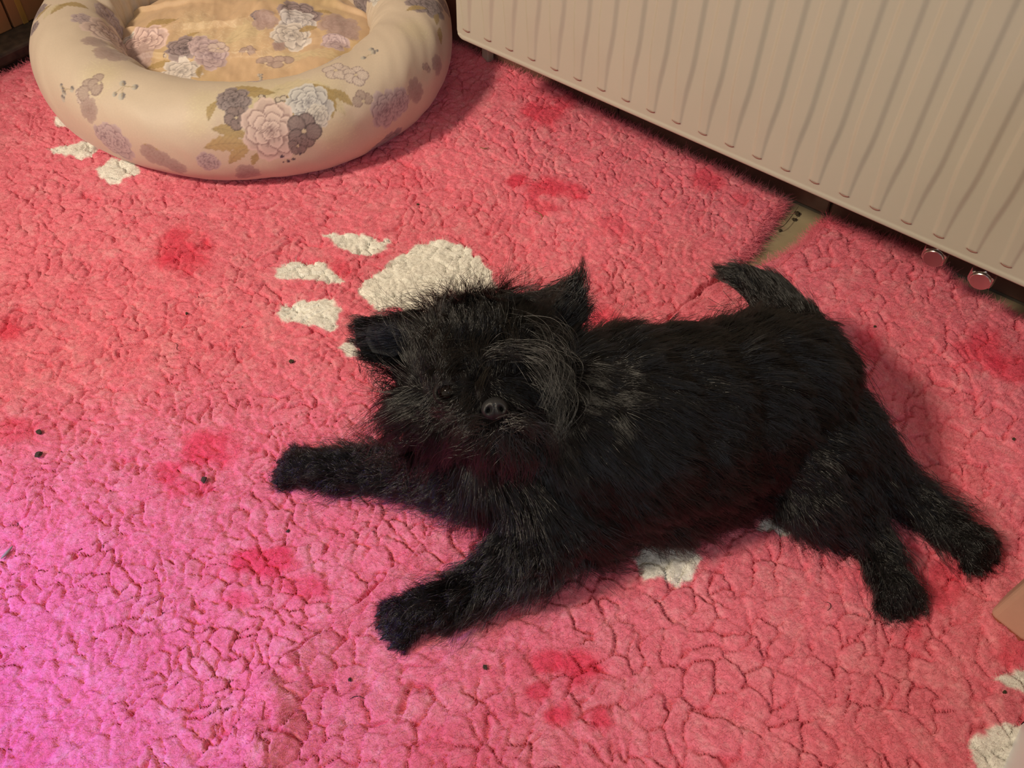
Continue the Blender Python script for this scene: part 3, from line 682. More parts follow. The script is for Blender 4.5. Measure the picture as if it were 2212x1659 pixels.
# toes
def toes(end, prev, r=.0078, spread=.0105, n=4, reach=.010):
    d = end - prev; d[2] = 0; d /= np.linalg.norm(d); s = np.cross(d, [0, 0, 1])
    out = []
    for k in range(n):
        t = (k - (n - 1) / 2); base_ = end + s * t * spread * .75 + d * reach * (.4); tip = end + s * t * spread + d * (reach + .006 - .003 * abs(t)); tip[2] = max(tip[2] - .007, .024)
        for q_ in np.linspace(0, 1, 4): ball(base_ + (tip - base_) * q_, r)
        out.append((tip, d))
    return out
claws = []
for nm_ in ('thigh_near', 'thigh_far', 'arm_far', 'arm_near'):
    ch = chains[nm_]; claws += toes(ch[-1][0].copy(), ch[-2][0].copy())
# ears: thick flaps
def flap(pts, th_, depth_dir):
    lo = [bm.verts.new((p - depth_dir * th_ / 2).tolist()) for p in pts]; hi = [bm.verts.new((p + depth_dir * th_ / 2).tolist()) for p in pts]
    n = len(pts); bm.faces.new(hi); bm.faces.new(lo[::-1])
    for k in range(n): bm.faces.new((lo[k], lo[(k + 1) % n], hi[(k + 1) % n], hi[k]))
earL = [un(*p) for p in ((915, 665, .182), (840, 682, .190), (765, 692, .194), (768, 735, .186), (790, 778, .180), (850, 790, .176), (920, 760, .176))]
earR = [un(*p) for p in ((1120, 640, .180), (1190, 622, .186), (1248, 596, .192), (1262, 640, .186), (1268, 690, .178), (1225, 735, .170), (1150, 740, .165))]
flap(earL, .010, Fh); flap(earR, .012, Fh)
bmesh.ops.recalc_face_normals(bm, faces=bm.faces[:])
bme = bpy.data.meshes.new('tmp_body'); bm.to_mesh(bme); bm.free()
tmp = bpy.data.objects.new('tmp_body', bme); C.objects.link(tmp)
m_ = tmp.modifiers.new('r', 'REMESH'); m_.mode = 'VOXEL'; m_.voxel_size = .0030
m2_ = tmp.modifiers.new('s', 'SMOOTH'); m2_.iterations = 5; m2_.factor = .5
dg = bpy.context.evaluated_depsgraph_get()
bodym = bpy.data.meshes.new_from_object(tmp.evaluated_get(dg)); bpy.data.objects.remove(tmp); bpy.data.meshes.remove(bme)
nv = len(bodym.vertices); BV = np.zeros(nv * 3, np.float32); bodym.vertices.foreach_get('co', BV); BV = BV.reshape(-1, 3).astype(float)
BV[:, 2] = np.maximum(BV[:, 2], .0165)
bodym.vertices.foreach_set('co', (BV - DOG0).astype(np.float32).ravel())
for p in bodym.polygons: p.use_smooth = True
bodym.update(); bodym.name = 'body'; bodym.materials.clear(); bodym.materials.append(M_body)
body = bpy.data.objects.new('body', bodym); C.objects.link(body); body.parent = dog
def dloc(o): o.location = tuple(-DOG0); return o

# nose
nose_c = un(1068, 884, 0); 
def on_ray(px, py, dist):
    d = FWD * F + RIGHT * (px - 1106) - UP * (py - 829.5); d /= np.linalg.norm(d); return CAM + d * dist
headdist = np.linalg.norm(hc - CAM)
nose_c = on_ray(1069, 884, headdist - .068)
bm = bmesh.new(); bmesh.ops.create_uvsphere(bm, u_segments=48, v_segments=32, radius=1.0)
for v in bm.verts:
    x_, y_, z_ = v.co          # x right, y up, z toward viewer
    X_ = x_ * (.0103 - .0012 * max(-y_, 0)); Y_ = y_ * .0082; Z_ = z_ * .0080
    if z_ > 0: 
        Y_ += 0.0010 * (1 - x_ * x_)
        Z_ -= .0012 * math.exp(-(x_ / .10) ** 2) * (1 if y_ < .3 else .3)       # groove
        for s_ in (-1, 1):
            g = math.exp(-(((x_ - s_ * .46) / .20) ** 2 + ((y_ + .10 + .5 * (abs(x_) - .46)) / .26) ** 2)); Z_ -= .0060 * g
            g = math.exp(-(((x_ - s_ * .80) / .16) ** 2 + ((y_ + .20) / .25) ** 2)); Z_ += .0012 * g; 
    v.co = (X_, Y_, Z_)
nose = link('nose', bm_mesh('nose', bm, True), M_nose, dog)
MR = Matrix((Rh.tolist(), Uh.tolist(), Fh.tolist())).transposed().to_4x4(); MR.translation = Vector((nose_c - DOG0).tolist())
nose.matrix_local = MR; nose['label'] = 'broad matt black nose'
for s_ in (-1, 1):
    bm = bmesh.new(); bmesh.ops.create_uvsphere(bm, u_segments=16, v_segments=10, radius=1, matrix=Matrix.Translation((s_ * .0047, -.0010, .0020)) @ Matrix.Rotation(s_ * -.5, 4, 'Z') @ Matrix.Diagonal((.0014, .0027, .0020, 1)))
    link('nostril', bm_mesh('nostril', bm, True), M_nostril, nose)
# eyes
for (px, py, nm_) in ((968, 846, 'l'), (1128, 826, 'r')):
    ec = on_ray(px, py, headdist - (.050 if nm_ == 'l' else .036))
    bm = bmesh.new(); bmesh.ops.create_uvsphere(bm, u_segments=40, v_segments=24, radius=.0080)
    for v in bm.verts:
        if v.co.z > .0068: v.co.z += (v.co.z - .0068) * .4
    e_ = link('eye', bm_mesh('eye', bm, True), M_eye, dog)
    Me = MR.copy(); Me.translation = Vector((ec - DOG0).tolist()); e_.matrix_local = Me
    bm = bmesh.new(); n = 36; rings = []
    for (rr_, zz, sq) in ((.0082, .0030, .86), (.0076, .0058, .72), (.0088, .0072, .80), (.0110, .0050, .92), (.0115, .0010, .95)):
        rings.append([bm.verts.new((rr_ * math.cos(2 * math.pi * k / n) * 1.02, rr_ * sq * math.sin(2 * math.pi * k / n) - .0004, zz)) for k in range(n)])
    for a_, b_ in zip(rings, rings[1:]):
        for k in range(n): bm.faces.new((a_[k], a_[(k + 1) % n], b_[(k + 1) % n], b_[k]))
    link('eyelid', bm_mesh('eyelid', bm, True), M_lid, e_)
# bare inner side of the folded ear
IE = [un(*p) for p in ((905, 690, .190), (850, 693, .194), (795, 706, .196), (790, 735, .190), (805, 762, .186), (850, 772, .184), (905, 745, .184))]
cI = sum(IE) / len(IE)
bm = bmesh.new(); rings = []
for s_, dz in ((1.0, .0040), (.8, .0050), (.55, .0042), (.25, .0036)):
    rings.append([bm.verts.new((cI + (p - cI) * s_ + Fh * dz - DOG0).tolist()) for p in IE])
for a_, b_ in zip(rings, rings[1:]):
    for k in range(len(IE)): bm.faces.new((a_[k], a_[(k + 1) % 7], b_[(k + 1) % 7], b_[k]))
bm.faces.new(rings[-1]); bmesh.ops.subdivide_edges(bm, edges=bm.edges[:], cuts=2, use_grid_fill=True, smooth=.5)
bmesh.ops.recalc_face_normals(bm, faces=bm.faces[:])
ie = link('inner_ear', bm_mesh('inner_ear', bm, True), M_inner, dog); ie['label'] = 'smooth blue-black inner side of the ear'
sm = ie.modifiers.new('s', 'SOLIDIFY'); sm.thickness = .001
# claws
for tip, d in claws[:]:
    bm = bmesh.new(); prev = None
    for k in range(5):
        t = k / 4; r = .0022 * (1 - t) + .0003; c = tip - DOG0 + d * (.006 + .007 * t) + np.array([0, 0, -.003 * t * t])
        s_ = np.cross(d, [0, 0, 1]); ringv = [bm.verts.new((c + r * (s_ * math.cos(a) + np.array([0, 0, 1]) * math.sin(a))).tolist()) for a in np.linspace(0, 2 * math.pi, 8, endpoint=False)]
        if prev:
            for i in range(8): bm.faces.new((prev[i], prev[(i + 1) % 8], ringv[(i + 1) % 8], ringv[i]))
        prev = ringv
    link('claw', bm_mesh('claw', bm, True), M_claw, dog)

# fine hair inside the folded ear
ncw = 420; ts_ = rng.random(ncw); e0 = un(905, 722, .190); e1 = un(785, 728, .193)
b0 = e0 + (e1 - e0) * (ts_ * .8)[:, None] + rng.normal(0, .006, (ncw, 3)) + Fh * .006
dv_ = (e1 - e0) / np.linalg.norm(e1 - e0); tt = np.linspace(0, 1, 6)[None, :, None]
ip = b0[:, None] + (dv_ + rng.normal(0, .22, (ncw, 3)))[:, None] * tt * rng.uniform(.008, .018, (ncw, 1, 1)) + Fh * .003 * np.sin(tt * 3.1)
IEH = ip
# fur ---------------------------------------------------------------
me = bodym; me.calc_loop_triangles(); nt_ = len(me.loop_triangles)
tri = np.zeros(nt_ * 3, np.int32); me.loop_triangles.foreach_get('vertices', tri); tri = tri.reshape(-1, 3)
A_, B_, C__ = BV[tri[:, 0]], BV[tri[:, 1]], BV[tri[:, 2]]
cr_ = np.cross(B_ - A_, C__ - A_); ar = np.linalg.norm(cr_, axis=1) / 2
vn = np.zeros((nv, 3))
for k in range(3): np.add.at(vn, tri[:, k], cr_)
vn /= np.linalg.norm(vn, axis=1)[:, None] + 1e-12
# bones
bones = []; names = []
for nm_, ch in chains.items():
    for (a, ra), (b, rb) in zip(ch, ch[1:]): bones.append((a, b, ra, rb)); names.append(nm_)
bones.append((HD(0, 0, -.02), HD(0, -.01, .02), .058, .05)); names.append('head')
bones.append((HD(.010, -.045, .01), HD(.012, -.05, .03), .026, .026)); names.append('head')
bones.append((un(900, 725, .180), un(775, 720, .190), .030, .012)); names.append('earL')
bones.append((un(1170, 690, .172), un(1250, 610, .190), .034, .012)); names.append('earR')
BAa = np.array([b[0] for b in bones]); BBb = np.array([b[1] for b in bones]); RA = np.array([b[2] for b in bones]); RB = np.array([b[3] for b in bones])
cls_names = ['torso', 'chest', 'neck', 'belly', 'thigh_near', 'thigh_far', 'arm_far', 'arm_near', 'tail', 'head', 'earL', 'earR']
bcls = np.array([cls_names.index(n_) for n_ in names])
def sample(N_):
    ti = rng.choice(nt_, N_, p=ar / ar.sum()); r1_ = np.sqrt(rng.random(N_)); r2__ = rng.random(N_)
    w0, w1, w2 = 1 - r1_, r1_ * (1 - r2__), r1_ * r2__
    p = A_[ti] * w0[:, None] + B_[ti] * w1[:, None] + C__[ti] * w2[:, None]
    n = vn[tri[ti, 0]] * w0[:, None] + vn[tri[ti, 1]] * w1[:, None] + vn[tri[ti, 2]] * w2[:, None]
    n /= np.linalg.norm(n, axis=1)[:, None] + 1e-9
    best = np.full(N_, 1e9); bi = np.zeros(N_, int); bt = np.zeros(N_)
    for k in range(len(bones)):
        e = BBb[k] - BAa[k]; t = np.clip(((p - BAa[k]) @ e) / (e @ e), 0, 1)
        d = np.linalg.norm(p - BAa[k] - t[:, None] * e, axis=1) - (RA[k] + (RB[k] - RA[k]) * t)
        m = d < best; best = np.where(m, d, best); bi = np.where(m, k, bi); bt = np.where(m, t, bt)
    e = (BBb - BAa)[bi]; e /= np.linalg.norm(e, axis=1)[:, None]
    es = np.zeros_like(e); cb = bcls[bi]
    for k in range(len(bones)):
        ek = BBb[k] - BAa[k]; t = np.clip(((p - BAa[k]) @ ek) / (ek @ ek), 0, 1)
        d = np.linalg.norm(p - BAa[k] - t[:, None] * ek, axis=1) - (RA[k] + (RB[k] - RA[k]) * t)
        wk = np.exp(-(d - best) / .035) * ((bcls[k] == cb) | ((bcls[k] < 8) & (cb < 8))); es += wk[:, None] * ek / np.linalg.norm(ek)
    e = es / (np.linalg.norm(es, axis=1)[:, None] + 1e-9)
    return p, n, bi, e, bcls[bi]
#            length lift curl  gravity flowsign
par = {'torso': (.025, .22, .0017, .10, 1), 'chest': (.030, .35, .0022, .30, 1), 'neck': (.030, .35, .0022, .2, 1), 'belly': (.022, .25, .0016, .35, 1),
       'thigh_near': (.024, .38, .0026, .30, 1), 'thigh_far': (.024, .40, .0026, .30, 1), 'arm_far': (.019, .48, .0036, .15, 1), 'arm_near': (.019, .46, .0036, .15, 1),
       'tail': (.020, .30, .0012, .1, 1), 'head': (.032, .35, .0022, .12, 1), 'earL': (.011, .25, .0008, 0, 1), 'earR': (.013, .25, .0008, 0, 1)}
PT = np.array([par[n_] for n_ in cls_names])
down = np.array([0, 0, -1.])
eyeL = on_ray(968, 846, headdist - .046); eyeR = on_ray(1128, 826, headdist - .036)
def flow_dir(p, n, e, cl):
    fl_ = e.copy()
    torso = (cl == 0) | (cl == 3)
    side = n.copy(); side[:, 2] = 0
    fl_[torso] += 0.55 * down[None] + .35 * side[torso] * np.array([1, 1, 0])
    hd = cl == 9
    q_ = p[hd] - HD(.012, -.014, .055)
    a = q_ @ Rh; b = q_ @ Uh; c = q_ @ Fh
    up_ = np.clip(b / .05, -1, 1)[:, None]
    f_ = Rh[None] * (a * 16)[:, None] + Uh[None] * (b * 12 - .35)[:, None] - Fh[None] * .30
    # brow hair rises, then falls over to the right side of the face
    top = (b > .012)
    f_[top] = Rh[None] * (a[top] * 14 + .15)[:, None] + Uh[None] * .55 + Fh[None] * .25
    f_[b < -.02] += -Uh[None] * .7
    fl_[hd] = f_
    fl_ -= n * (fl_ * n).sum(1)[:, None]
    fl_ /= np.linalg.norm(fl_, axis=1)[:, None] + 1e-9
    return fl_
def grow(N_, npt=8, thick=.00011, clump_n=30, clumping=.92, lenmul=1.0, keep=None, la=0., cm_=1.):
    p, n, bi, e, cl = sample(N_)
    de = np.minimum(np.linalg.norm(p - eyeL, axis=1) - .0092, np.linalg.norm(p - eyeR, axis=1) + .01); dn = np.linalg.norm(p - nose_c, axis=1) - .0125
    ok = (de > 0) & (dn > 0) & (p[:, 2] > .0175)
    px_, py_ = pr(p)
    fx = (px_ - 855) / 75; fy = (py_ - 732) / 42
    ok &= ~((cl == 10) & (n @ Fh > .3) & (fx ** 2 + fy ** 2 < 1.0) & (rng.random(N_) < .5))
    if keep is not None: ok &= keep(p, n, cl)
    p, n, bi, e, cl = p[ok], n[ok], bi[ok], e[ok], cl[ok]; m = len(p); px_, py_ = px_[ok], py_[ok]
    L = PT[cl, 0] * rng.uniform(.65, 1.15, m) * lenmul; lift = PT[cl, 1] + la; curl = PT[cl, 2] * cm_; gv_ = PT[cl, 3]
    fl_ = flow_dir(p, n, e, cl)
    # local length variations
    hd = cl == 9
    b_ = (p - hc) @ Uh; c_h = (p - hc) @ Fh; a_h = (p - hc) @ Rh
    L = np.where(hd & (c_h > .035), L * .50, L)                        # muzzle and around the nose
    L = np.where(hd & (b_ < -.045), L * 1.1, L)
    L = np.where(hd & (a_h > .02) & (b_ > -.03), L * 1.35, L); L = np.where(hd & (a_h < -.025), L * 1.3, L)
    nearR = np.linalg.norm(p - eyeR, axis=1) < .022; L = np.where(nearR, .020, L)
    L = np.where(hd & (b_ > .035), L * .85, L)
    paw = np.zeros(m, bool)
    for nm_ in ('thigh_near', 'thigh_far', 'arm_far', 'arm_near'):
        end = chains[nm_][-1][0]; paw |= np.linalg.norm(p - end, axis=1) < .034
    L = np.where(paw, L * .48, L)
    flank = np.exp(-(((px_ - 1640) / 90) ** 2 + ((py_ - 940) / 110) ** 2)); L = L * (1 - .45 * flank * (cl != 9)); lift = lift * (1 - .6 * flank)
    low = (p[:, 2] < .06) & ~paw & ((cl < 8)); L = np.where(low, L * 1.25, L); curl = np.where(low, curl * 1.5, curl)
    # clumps
    nc = max(8, m // clump_n); ci = rng.choice(m, nc, replace=False); kd = KDTree(nc)
    for i_, k in enumerate(ci): kd.insert(p[k], i_)
    kd.balance(); near = np.array([kd.find(v)[1] for v in p]); cc = ci[near]
    t = np.linspace(0, 1, npt)[None, :, None]
    nz = np.stack([fbm(p[:, 0] * 60 + p[:, 2] * 50, p[:, 1] * 60, s_) - .5 for s_ in (11, 12, 13)], -1) * .9
    def path(i):
        d0 = n[i] * lift[i][:, None] + fl_[i] * (1 - lift[i] * .6)[:, None] + nz[i] * .5; d0 /= np.linalg.norm(d0, axis=1)[:, None]
        d1 = fl_[i] * 1.0 + n[i] * (lift[i] * .25)[:, None] + down[None] * gv_[i][:, None] * 1.3 + nz[i] * .9
        d1 /= np.linalg.norm(d1, axis=1)[:, None] + 1e-9
        return (d0[:, None] * t + (d1 - d0)[:, None] * (t ** 2) * .62)
    pi_ = path(np.arange(m)); pts = p[:, None] + pi_ * L[:, None, None]
    pc_ = p[cc][:, None] + pi_[cc] * L[cc][:, None, None]
    wcl = (t ** .8) * clumping * rng.uniform(.6, 1.15, m)[:, None, None]
    pts = pts * (1 - wcl) + (pc_ + (p - p[cc])[:, None] * .22) * wcl
    # curls shared by a clump
    hphase = rng.uniform(0, 6.28, m); ph_ = (hphase[cc] + rng.normal(0, .35, m))[:, None]; fq = rng.uniform(2.5, 6., m)[cc][:, None]
    s1 = np.cross(fl_, n); amp = (curl * rng.uniform(.3, 1.6, m))[:, None] * t[..., 0] ** 1.1
    pts += s1[:, None] * (amp * np.sin(ph_ + t[..., 0] * fq))[..., None] + n[:, None] * (amp * .8 * np.cos(ph_ + t[..., 0] * fq))[..., None]
    pts += np.cumsum(rng.normal(0, .00022, (m, npt, 3)), axis=1)
    # stay above the surface and the rug
    dep_ = ((pts - p[:, None]) * n[:, None]).sum(-1); push = np.clip(.0006 - dep_, 0, .004) * (t[..., 0] > .1)
    pts += n[:, None] * push[..., None]
    pts[..., 2] = np.maximum(pts[..., 2], .018 + .002 * rng.random((m, 1)))
    return pts, cl
pts, cl = grow(135000)
o = curves_obj('fur', pts - DOG0, .00012, .00003, M_fur, dog); o['kind'] = 'stuff'
# flyaway curls
pts, cl = grow(16000, npt=12, clump_n=3, clumping=.5, lenmul=1.7, la=.15, cm_=1.5, keep=lambda p, n, cl: (cl != 0) & (cl != 10) & (cl != 8) | (rng.random(len(p)) < .25))
o = curves_obj('flyaway_hair', pts - DOG0, .00018, .00005, M_fur, dog); o['kind'] = 'stuff'
# long tufts: root px, tip px, count, root spread (m), tip spread (m), curve
tufts = []
def tuft(rx_, ry_, rz, tx, ty, tz, n=14, rs=.006, ts=.004, bow=.006, npt=10, side=1):
    ts = ts * .6
    a = un(rx_, ry_, rz); b = un(tx, ty, tz); d = b - a; s_ = np.cross(d / np.linalg.norm(d), Fh) * side
    t = np.linspace(0, 1, npt)[None, :, None]
    n = int(n * 2.2)
    A0 = a + rng.normal(0, rs, (n, 3)) * .6; B0 = b + rng.normal(0, ts, (n, 3))
    bw = rng.normal(bow, abs(bow) * .35 + .001, (n, 1, 1))
    tufts.append(A0[:, None] * (1 - t) + B0[:, None] * t + s_[None, None] * bw * 4 * t * (1 - t) + Fh[None, None] * .006 * np.sin(t * math.pi))
for args in [ # crown hair standing up
  (955,668,.19,905,640,.20,10,.007,.006,.006), (985,665,.195,960,612,.215,6,.006,.006,.005), (1000,662,.195,985,590,.225,5,.006,.004,.006), (1015,662,.195,1010,600,.22,5,.006,.004,-.004), (1035,660,.195,1042,598,.222,6,.006,.005,-.004), (1050,655,.195,1060,625,.21,8,.008,.006,.004), (930,675,.19,862,655,.20,12,.007,.006,.006),
  # ear tip
  (1235,620,.190,1258,555,.205,22,.007,.0015,.003), (1225,625,.190,1240,575,.200,16,.008,.003,.003), (1250,640,.188,1256,575,.20,16,.006,.002,.002), (1195,635,.186,1230,590,.196,18,.009,.004,.004),
  # ear rear fringe
  (1255,650,.184,1283,640,.182,12,.006,.004,.003), (1258,670,.180,1290,668,.176,12,.007,.006,-.004), (1250,690,.176,1297,700,.168,12,.008,.005,-.006), (1245,700,.172,1285,715,.165,10,.008,.004,-.004),
  # left ear edges
  (800,700,.190,752,683,.196,16,.005,.002,.001), (785,740,.186,760,730,.188,14,.008,.003,.001), (795,780,.180,775,785,.180,16,.008,.004,.002), (830,790,.178,800,820,.172,22,.010,.006,.004), (870,690,.192,800,682,.196,16,.008,.003,.003),
  # cheek left
  (860,850,.160,825,880,.150,26,.012,.007,.005), (880,890,.150,845,915,.138,26,.012,.008,.004), (900,930,.145,860,960,.125,26,.012,.008,.004), (850,820,.165,812,835,.160,20,.010,.006,.004),
  # forehead locks falling over the face
  (1040,700,.215,1020,775,.225,26,.009,.005,.010), (1060,690,.215,1085,790,.222,26,.010,.006,-.012), (1100,690,.21,1170,800,.205,30,.010,.006,-.016), (1000,700,.215,960,790,.222,24,.010,.006,.010), (1080,700,.215,1040,790,.23,20,.008,.004,.014),
  (1110,720,.205,1215,860,.185,28,.010,.006,-.020), (1130,760,.205,1200,900,.185,28,.010,.006,-.020), (1150,800,.20,1190,960,.175,26,.010,.006,-.020), (1085,760,.222,1175,880,.205,22,.007,.005,-.022), (1050,770,.228,1130,780,.225,16,.006,.004,-.008),
  (990,800,.222,945,842,.222,16,.005,.003,.006), (1000,790,.224,965,835,.224,14,.004,.003,.005), (960,790,.215,925,850,.210,20,.006,.004,.006), (985,880,.220,930,890,.205,16,.006,.004,-.004), (1010,870,.225,960,900,.215,16,.006,.004,-.003),
  (950,700,.21,905,800,.20,22,.010,.006,.006), (1055,795,.235,1035,860,.24,12,.004,.002,.003), (1010,760,.228,955,815,.225,16,.006,.004,.006), (1160,700,.195,1230,800,.18,26,.012,.008,-.010), (1190,760,.185,1250,880,.165,26,.012,.008,-.012),
  # moustache and beard
  (1040,915,.215,985,955,.205,22,.007,.006,.006), (1100,915,.215,1160,950,.205,22,.007,.006,-.006), (1120,910,.21,1195,1000,.18,20,.007,.005,-.010), (1060,945,.20,1040,1030,.16,30,.010,.008,.004), (1085,945,.20,1095,1040,.16,30,.010,.008,-.004), (1150,950,.18,1180,1005,.165,10,.004,.002,.012), (1010,940,.20,960,1010,.16,26,.012,.008,.006), (1120,960,.185,1140,1040,.15,26,.010,.008,-.006),
  # chest fringe
  (1000,1050,.06,940,1130,.035,14,.010,.008,.012), (1040,1090,.055,985,1170,.03,12,.010,.008,.010), (1080,1110,.055,1060,1190,.03,18,.012,.010,.006), (960,1050,.055,930,1090,.03,16,.012,.008,.006), (1180,1200,.05,1180,1285,.03,26,.012,.010,.004), (1220,1180,.05,1250,1270,.03,30,.010,.004,-.008), (1130,1225,.045,1140,1290,.03,24,.012,.010,.003), (1270,1150,.05,1310,1225,.03,26,.014,.010,-.004), (900,1045,.045,880,1080,.03,14,.012,.008,.004),(820,1045,.04,800,1080,.03,12,.012,.006,.005),(740,1045,.035,720,1080,.028,12,.010,.006,.005),(850,975,.045,830,950,.045,14,.010,.006,.004),(780,980,.045,760,950,.045,12,.010,.006,-.004),
  # belly fringe
  (1380,1145,.05,1370,1200,.03,22,.014,.008,.003), (1440,1140,.05,1440,1210,.03,26,.012,.006,.003), (1480,1135,.05,1490,1200,.03,20,.010,.006,-.003), (1560,1110,.045,1560,1165,.03,20,.014,.008,.003), (1650,1085,.045,1645,1125,.03,20,.012,.008,.003), (1700,1100,.04,1700,1140,.03,16,.012,.008,.003), (1790,1120,.04,1760,1160,.03,16,.010,.006,.006), (1860,1180,.035,1835,1205,.028,12,.008,.006,.004), (1905,1260,.032,1890,1300,.028,12,.008,.004,.003),
  # rump and thigh fringe
  (1750,720,.12,1768,700,.12,16,.008,.004,.003), (1790,760,.11,1818,768,.105,14,.010,.006,.002), (1860,860,.09,1895,870,.08,18,.014,.008,.002), (1885,920,.08,1920,935,.07,18,.014,.008,.002), (1910,980,.06,1935,1000,.05,14,.010,.006,.002), (1960,1090,.036,1950,1130,.028,10,.008,.006,.004), (2030,1140,.034,2010,1180,.028,10,.008,.006,.004), (2080,1090,.036,2110,1085,.036,8,.010,.006,.003), (1990,1030,.045,2020,1030,.04,8,.010,.006,.003),
  # tail tip plume and back line
  (1610,600,.138,1545,585,.135,40,.008,.006,.004), (1640,620,.134,1575,612,.125,34,.010,.010,.004), (1620,655,.125,1590,655,.12,14,.010,.008,.004), (1690,660,.125,1720,660,.12,14,.010,.006,.003), (1560,675,.15,1600,655,.15,10,.014,.006,.004),
 ]: tuft(*args)
allt = np.concatenate([t for t in tufts]); allt[..., 2] = np.maximum(allt[..., 2], .018)
o = curves_obj('inner_ear_hair', IEH - DOG0, .00014, .00004, M_inhair, dog); o['kind'] = 'stuff'
o = curves_obj('long_tufts', allt - DOG0, .00022, .00003, M_fur, dog); o['kind'] = 'stuff'

# ------------------------------------------------------------------ things at the right edge
cpt = un(2137, 1325, .020)
stool = thing('stool', 'beige painted stool leg with brown pad at the right edge of the rug', 'stool', (cpt[0] + .010 + .028 * math.sin(math.radians(-12)), cpt[1] - .002 + .028 * math.cos(math.radians(-12)), .010)); stool.rotation_euler = (0, 0, math.radians(-12))
def tilted_leg(x0, y0):
    bm = bmesh.new(); box(bm, (x0, y0 - .034, .010), (x0 + .036, y0, .44), .006, 4)
    for v in bm.verts: v.co.x += (v.co.z) * .055 * (-1 if x0 > .1 else 1); v.co.y += v.co.z * -.04
    return bm
for i, (dx, dy) in enumerate(((0, .006), (.26, .006), (0, .20), (.26, .20))):
    link('leg', bm_mesh('leg', tilted_leg(dx, dy)), M_leg, stool)
    bm = bmesh.new(); box(bm, (dx + .001, dy - .033, .000), (dx + .034, dy - .001, .010), .003); link('foot_pad', bm_mesh('foot_pad', bm), M_pad, stool)
bm = bmesh.new(); box(bm, (-.01, -.07, .44), (.32, .21, .465), .008, 3); link('seat', bm_mesh('seat', bm), M_leg, stool)
# white open box, only its left side in view
bx = thing('storage_box', 'white plastic storage box, one bright side at the lower right edge', 'box', (.171, .2, .014))
z0, z1 = 0, .14
bm = bmesh.new()
box(bm, (.002, -.248, .010), (.298, .260, .015)); box(bm, (0, -.25, 0), (.004, .262, z1), .001); box(bm, (.296, -.25, 0), (.30, .262, z1), .001); box(bm, (0, -.25, 0), (.3, -.246, z1), .001); box(bm, (0, .258, 0), (.3, .262, z1), .001)
link('box_shell', bm_mesh('box_shell', bm), M_white, bx)
bm = bmesh.new()
for lo, hi in (((-.008, -.258, z1), (.004, .27, z1 + .01)), ((.296, -.258, z1), (.308, .27, z1 + .01)), ((.0045, -.258, z1), (.2955, -.246, z1 + .01)), ((.0045, .258, z1), (.2955, .27, z1 + .01))): box(bm, lo, hi, .002)
link('rim', bm_mesh('rim', bm), M_white, bx)

# ------------------------------------------------------------------ crumbs, hairs and lint on the rugs
def rug_z(x, y):
    for r in (r1, r2):
        ok, loc, nn, fi = r.ray_cast(Vector((x, y, .2)), Vector((0, 0, -1)))
        if ok: return loc.z
    return 0.0
bpy.context.view_layer.update()
def crumb_mesh(seed):
    bm = bmesh.new(); bmesh.ops.create_icosphere(bm, subdivisions=2, radius=1); rnd = random.Random(seed)
    off = [rnd.uniform(-1, 1) for _ in range(6)]
    for v in bm.verts:
        v.co *= 1 + .28 * math.sin(v.co.x * 4 + off[0] * 5) * math.cos(v.co.y * 4 + off[1] * 5) + .15 * math.sin(v.co.z * 6 + off[2] * 4); v.co.z *= .7
    me = bm_mesh('crumb', bm); me.materials.append(M_crumb); return me
cm = [crumb_mesh(s_) for s_ in range(4)]
crumbs = [(85,934,7,'upper of two dark crumbs near the left edge of the pink rug'), (84,982,8,'lower of two dark crumbs near the left edge of the pink rug'), (442,1037,8,'dark crumb on the red patch left of the outstretched far paw'),
 (630,781,6,'dark crumb below the lowest white toe of the big paw print'), (403,677,4,'small dark crumb on plain pink left of the big paw print'), (903,441,4,'tiny dark crumb on the rug above the big white paw print'),
 (622,1147,4,'tiny dark crumb between the stretched far foreleg and the red patch'), (1048,1442,5,'small dark crumb below the near front paw'), (2170,1495,4,'small dark crumb beside the white patch at the lower right'),
 (1722,463,9,'larger brown crumb on the bare tile between the two rugs'), (1716,475,7,'brown crumb just below the larger one on the bare tile'), (1685,498,5,'small brown crumb at the rug edge beside the bare tile'), (1660,516,4,'tiny brown crumb where the two rugs meet below the bare tile'),
 (1890,705,4,'tiny dark crumb on the rug between the tail and the valve nuts'), (755,1468,4,'tiny brown crumb on the rug left below the near front paw'), (2190,948,4,'tiny dark crumb on the rug near the right edge'), (1420,760-40,3,'')]
for i, (px, py, s_, lb) in enumerate(crumbs):
    if not lb: continue
    p = un(px, py, .018); z = rug_z(p[0], p[1]); p = un(px, py, z + .002); z = rug_z(p[0], p[1]); p = un(px, py, z + .001)
    o = bpy.data.objects.new('crumb', cm[i % 4]); C.objects.link(o); r = s_ / 2300.
    o.location = (p[0], p[1], z + r * .45); o.scale = (r, r * .8, r); o.rotation_euler = (0, 0, i * 1.3); tag(o, lb, 'crumb', 'dark crumbs on the rugs')
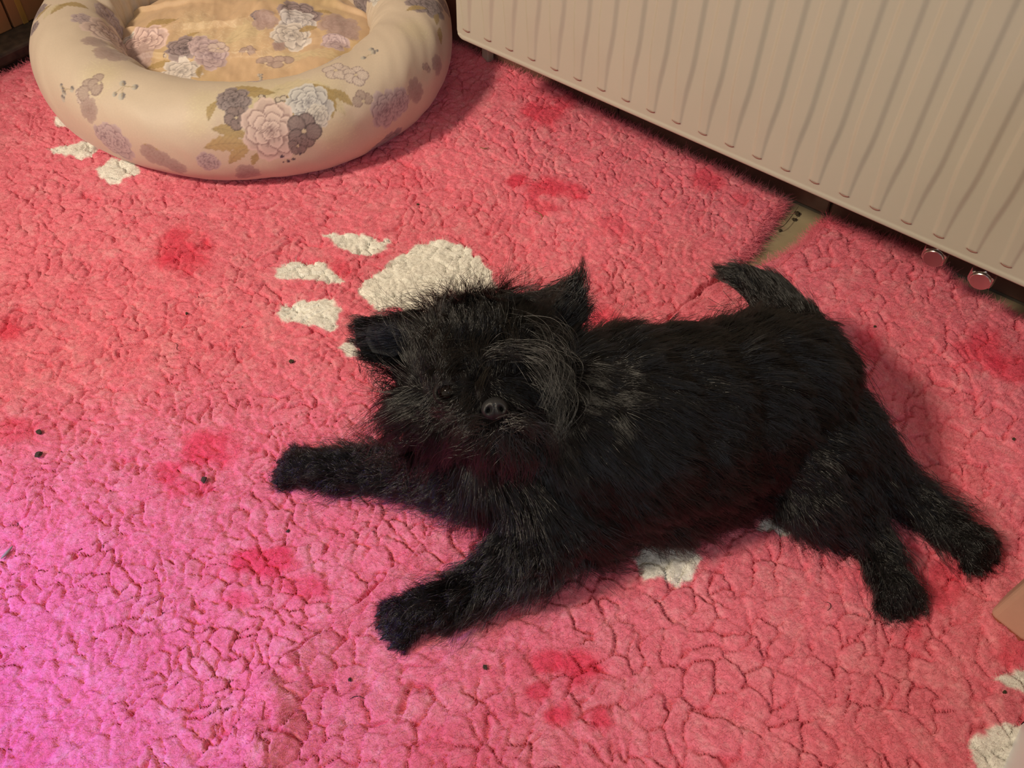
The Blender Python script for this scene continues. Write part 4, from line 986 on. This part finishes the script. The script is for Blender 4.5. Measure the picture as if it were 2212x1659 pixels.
def wisp(name, pts, r, m, lb, cat, grp):
    n = len(pts); P3 = []
    for px, py in pts:
        p = un(px, py, .016); z = rug_z(p[0], p[1]); p = un(px, py, z + r); P3.append(p)
    zm = max(p[2] for p in P3)
    P3 = [np.array([p[0], p[1], max(p[2], zm - .003) + .0005]) for p in P3]
    # smooth tube
    T = np.linspace(0, n - 1, n * 5); pp = np.array([[np.interp(t, range(n), [q[k] for q in P3]) for k in range(3)] for t in T])
    for _ in range(6): pp[1:-1] = (pp[:-2] + pp[1:-1] * 2 + pp[2:]) / 4
    bm = bmesh.new(); prev = None
    for k, c in enumerate(pp):
        d = pp[min(k + 1, len(pp) - 1)] - pp[max(k - 1, 0)]; d /= np.linalg.norm(d); s_ = np.cross(d, [0, 0, 1]); s_ /= np.linalg.norm(s_); u_ = np.cross(s_, d)
        rr_ = r * (1 - .7 * abs(k / (len(pp) - 1) * 2 - 1) ** 2)
        ring = [bm.verts.new((c + rr_ * (s_ * math.cos(a) + u_ * math.sin(a))).tolist()) for a in (0, 1.57, 3.14, 4.71)]
        if prev:
            for i in range(4): bm.faces.new((prev[i], prev[(i + 1) % 4], ring[(i + 1) % 4], ring[i]))
        else: bm.faces.new(ring[::-1])
        prev = ring
    bm.faces.new(prev)
    o = link(name, bm_mesh(name, bm, True), m); tag(o, lb, cat, grp); return o
G = 'stray hairs and fibres on the rugs'
wisp('stray_hair', [(754,1512),(764,1505),(778,1504),(790,1511)], .00035, M_hair, 'short curved black hair on the rug below the near front paw', 'hair', G)
wisp('stray_hair', [(1778,1300),(1792,1302),(1796,1312),(1786,1320)], .00035, M_hair, 'curled dark hair on the rug left of the near hind paw', 'hair', G)
wisp('stray_hair', [(375,740),(385,745),(380,755),(392,760)], .0003, M_hair, 'fine dark hair on plain pink rug left of the white toes', 'hair', G)
wisp('dry_stem', [(1150,455),(1165,460),(1172,470),(1168,485)], .0006, M_stem, 'dry brown plant stem on the rug left of the radiator middle', 'stem', G)
wisp('dry_stem', [(1640,505),(1665,508),(1690,500),(1712,470),(1722,455)], .0004, M_hair, 'thin dark curled stem across the tile gap between the rugs', 'stem', G)
wisp('dry_stem', [(1035,318),(1046,322),(1056,320)], .0007, M_stem, 'short brown stem on the rug below the radiator corner', 'stem', G)
wisp('pale_straw', [(2,1208),(15,1195),(28,1180)], .0016, M_lint, 'pale straw piece at the far left edge of the rug', 'straw', G)
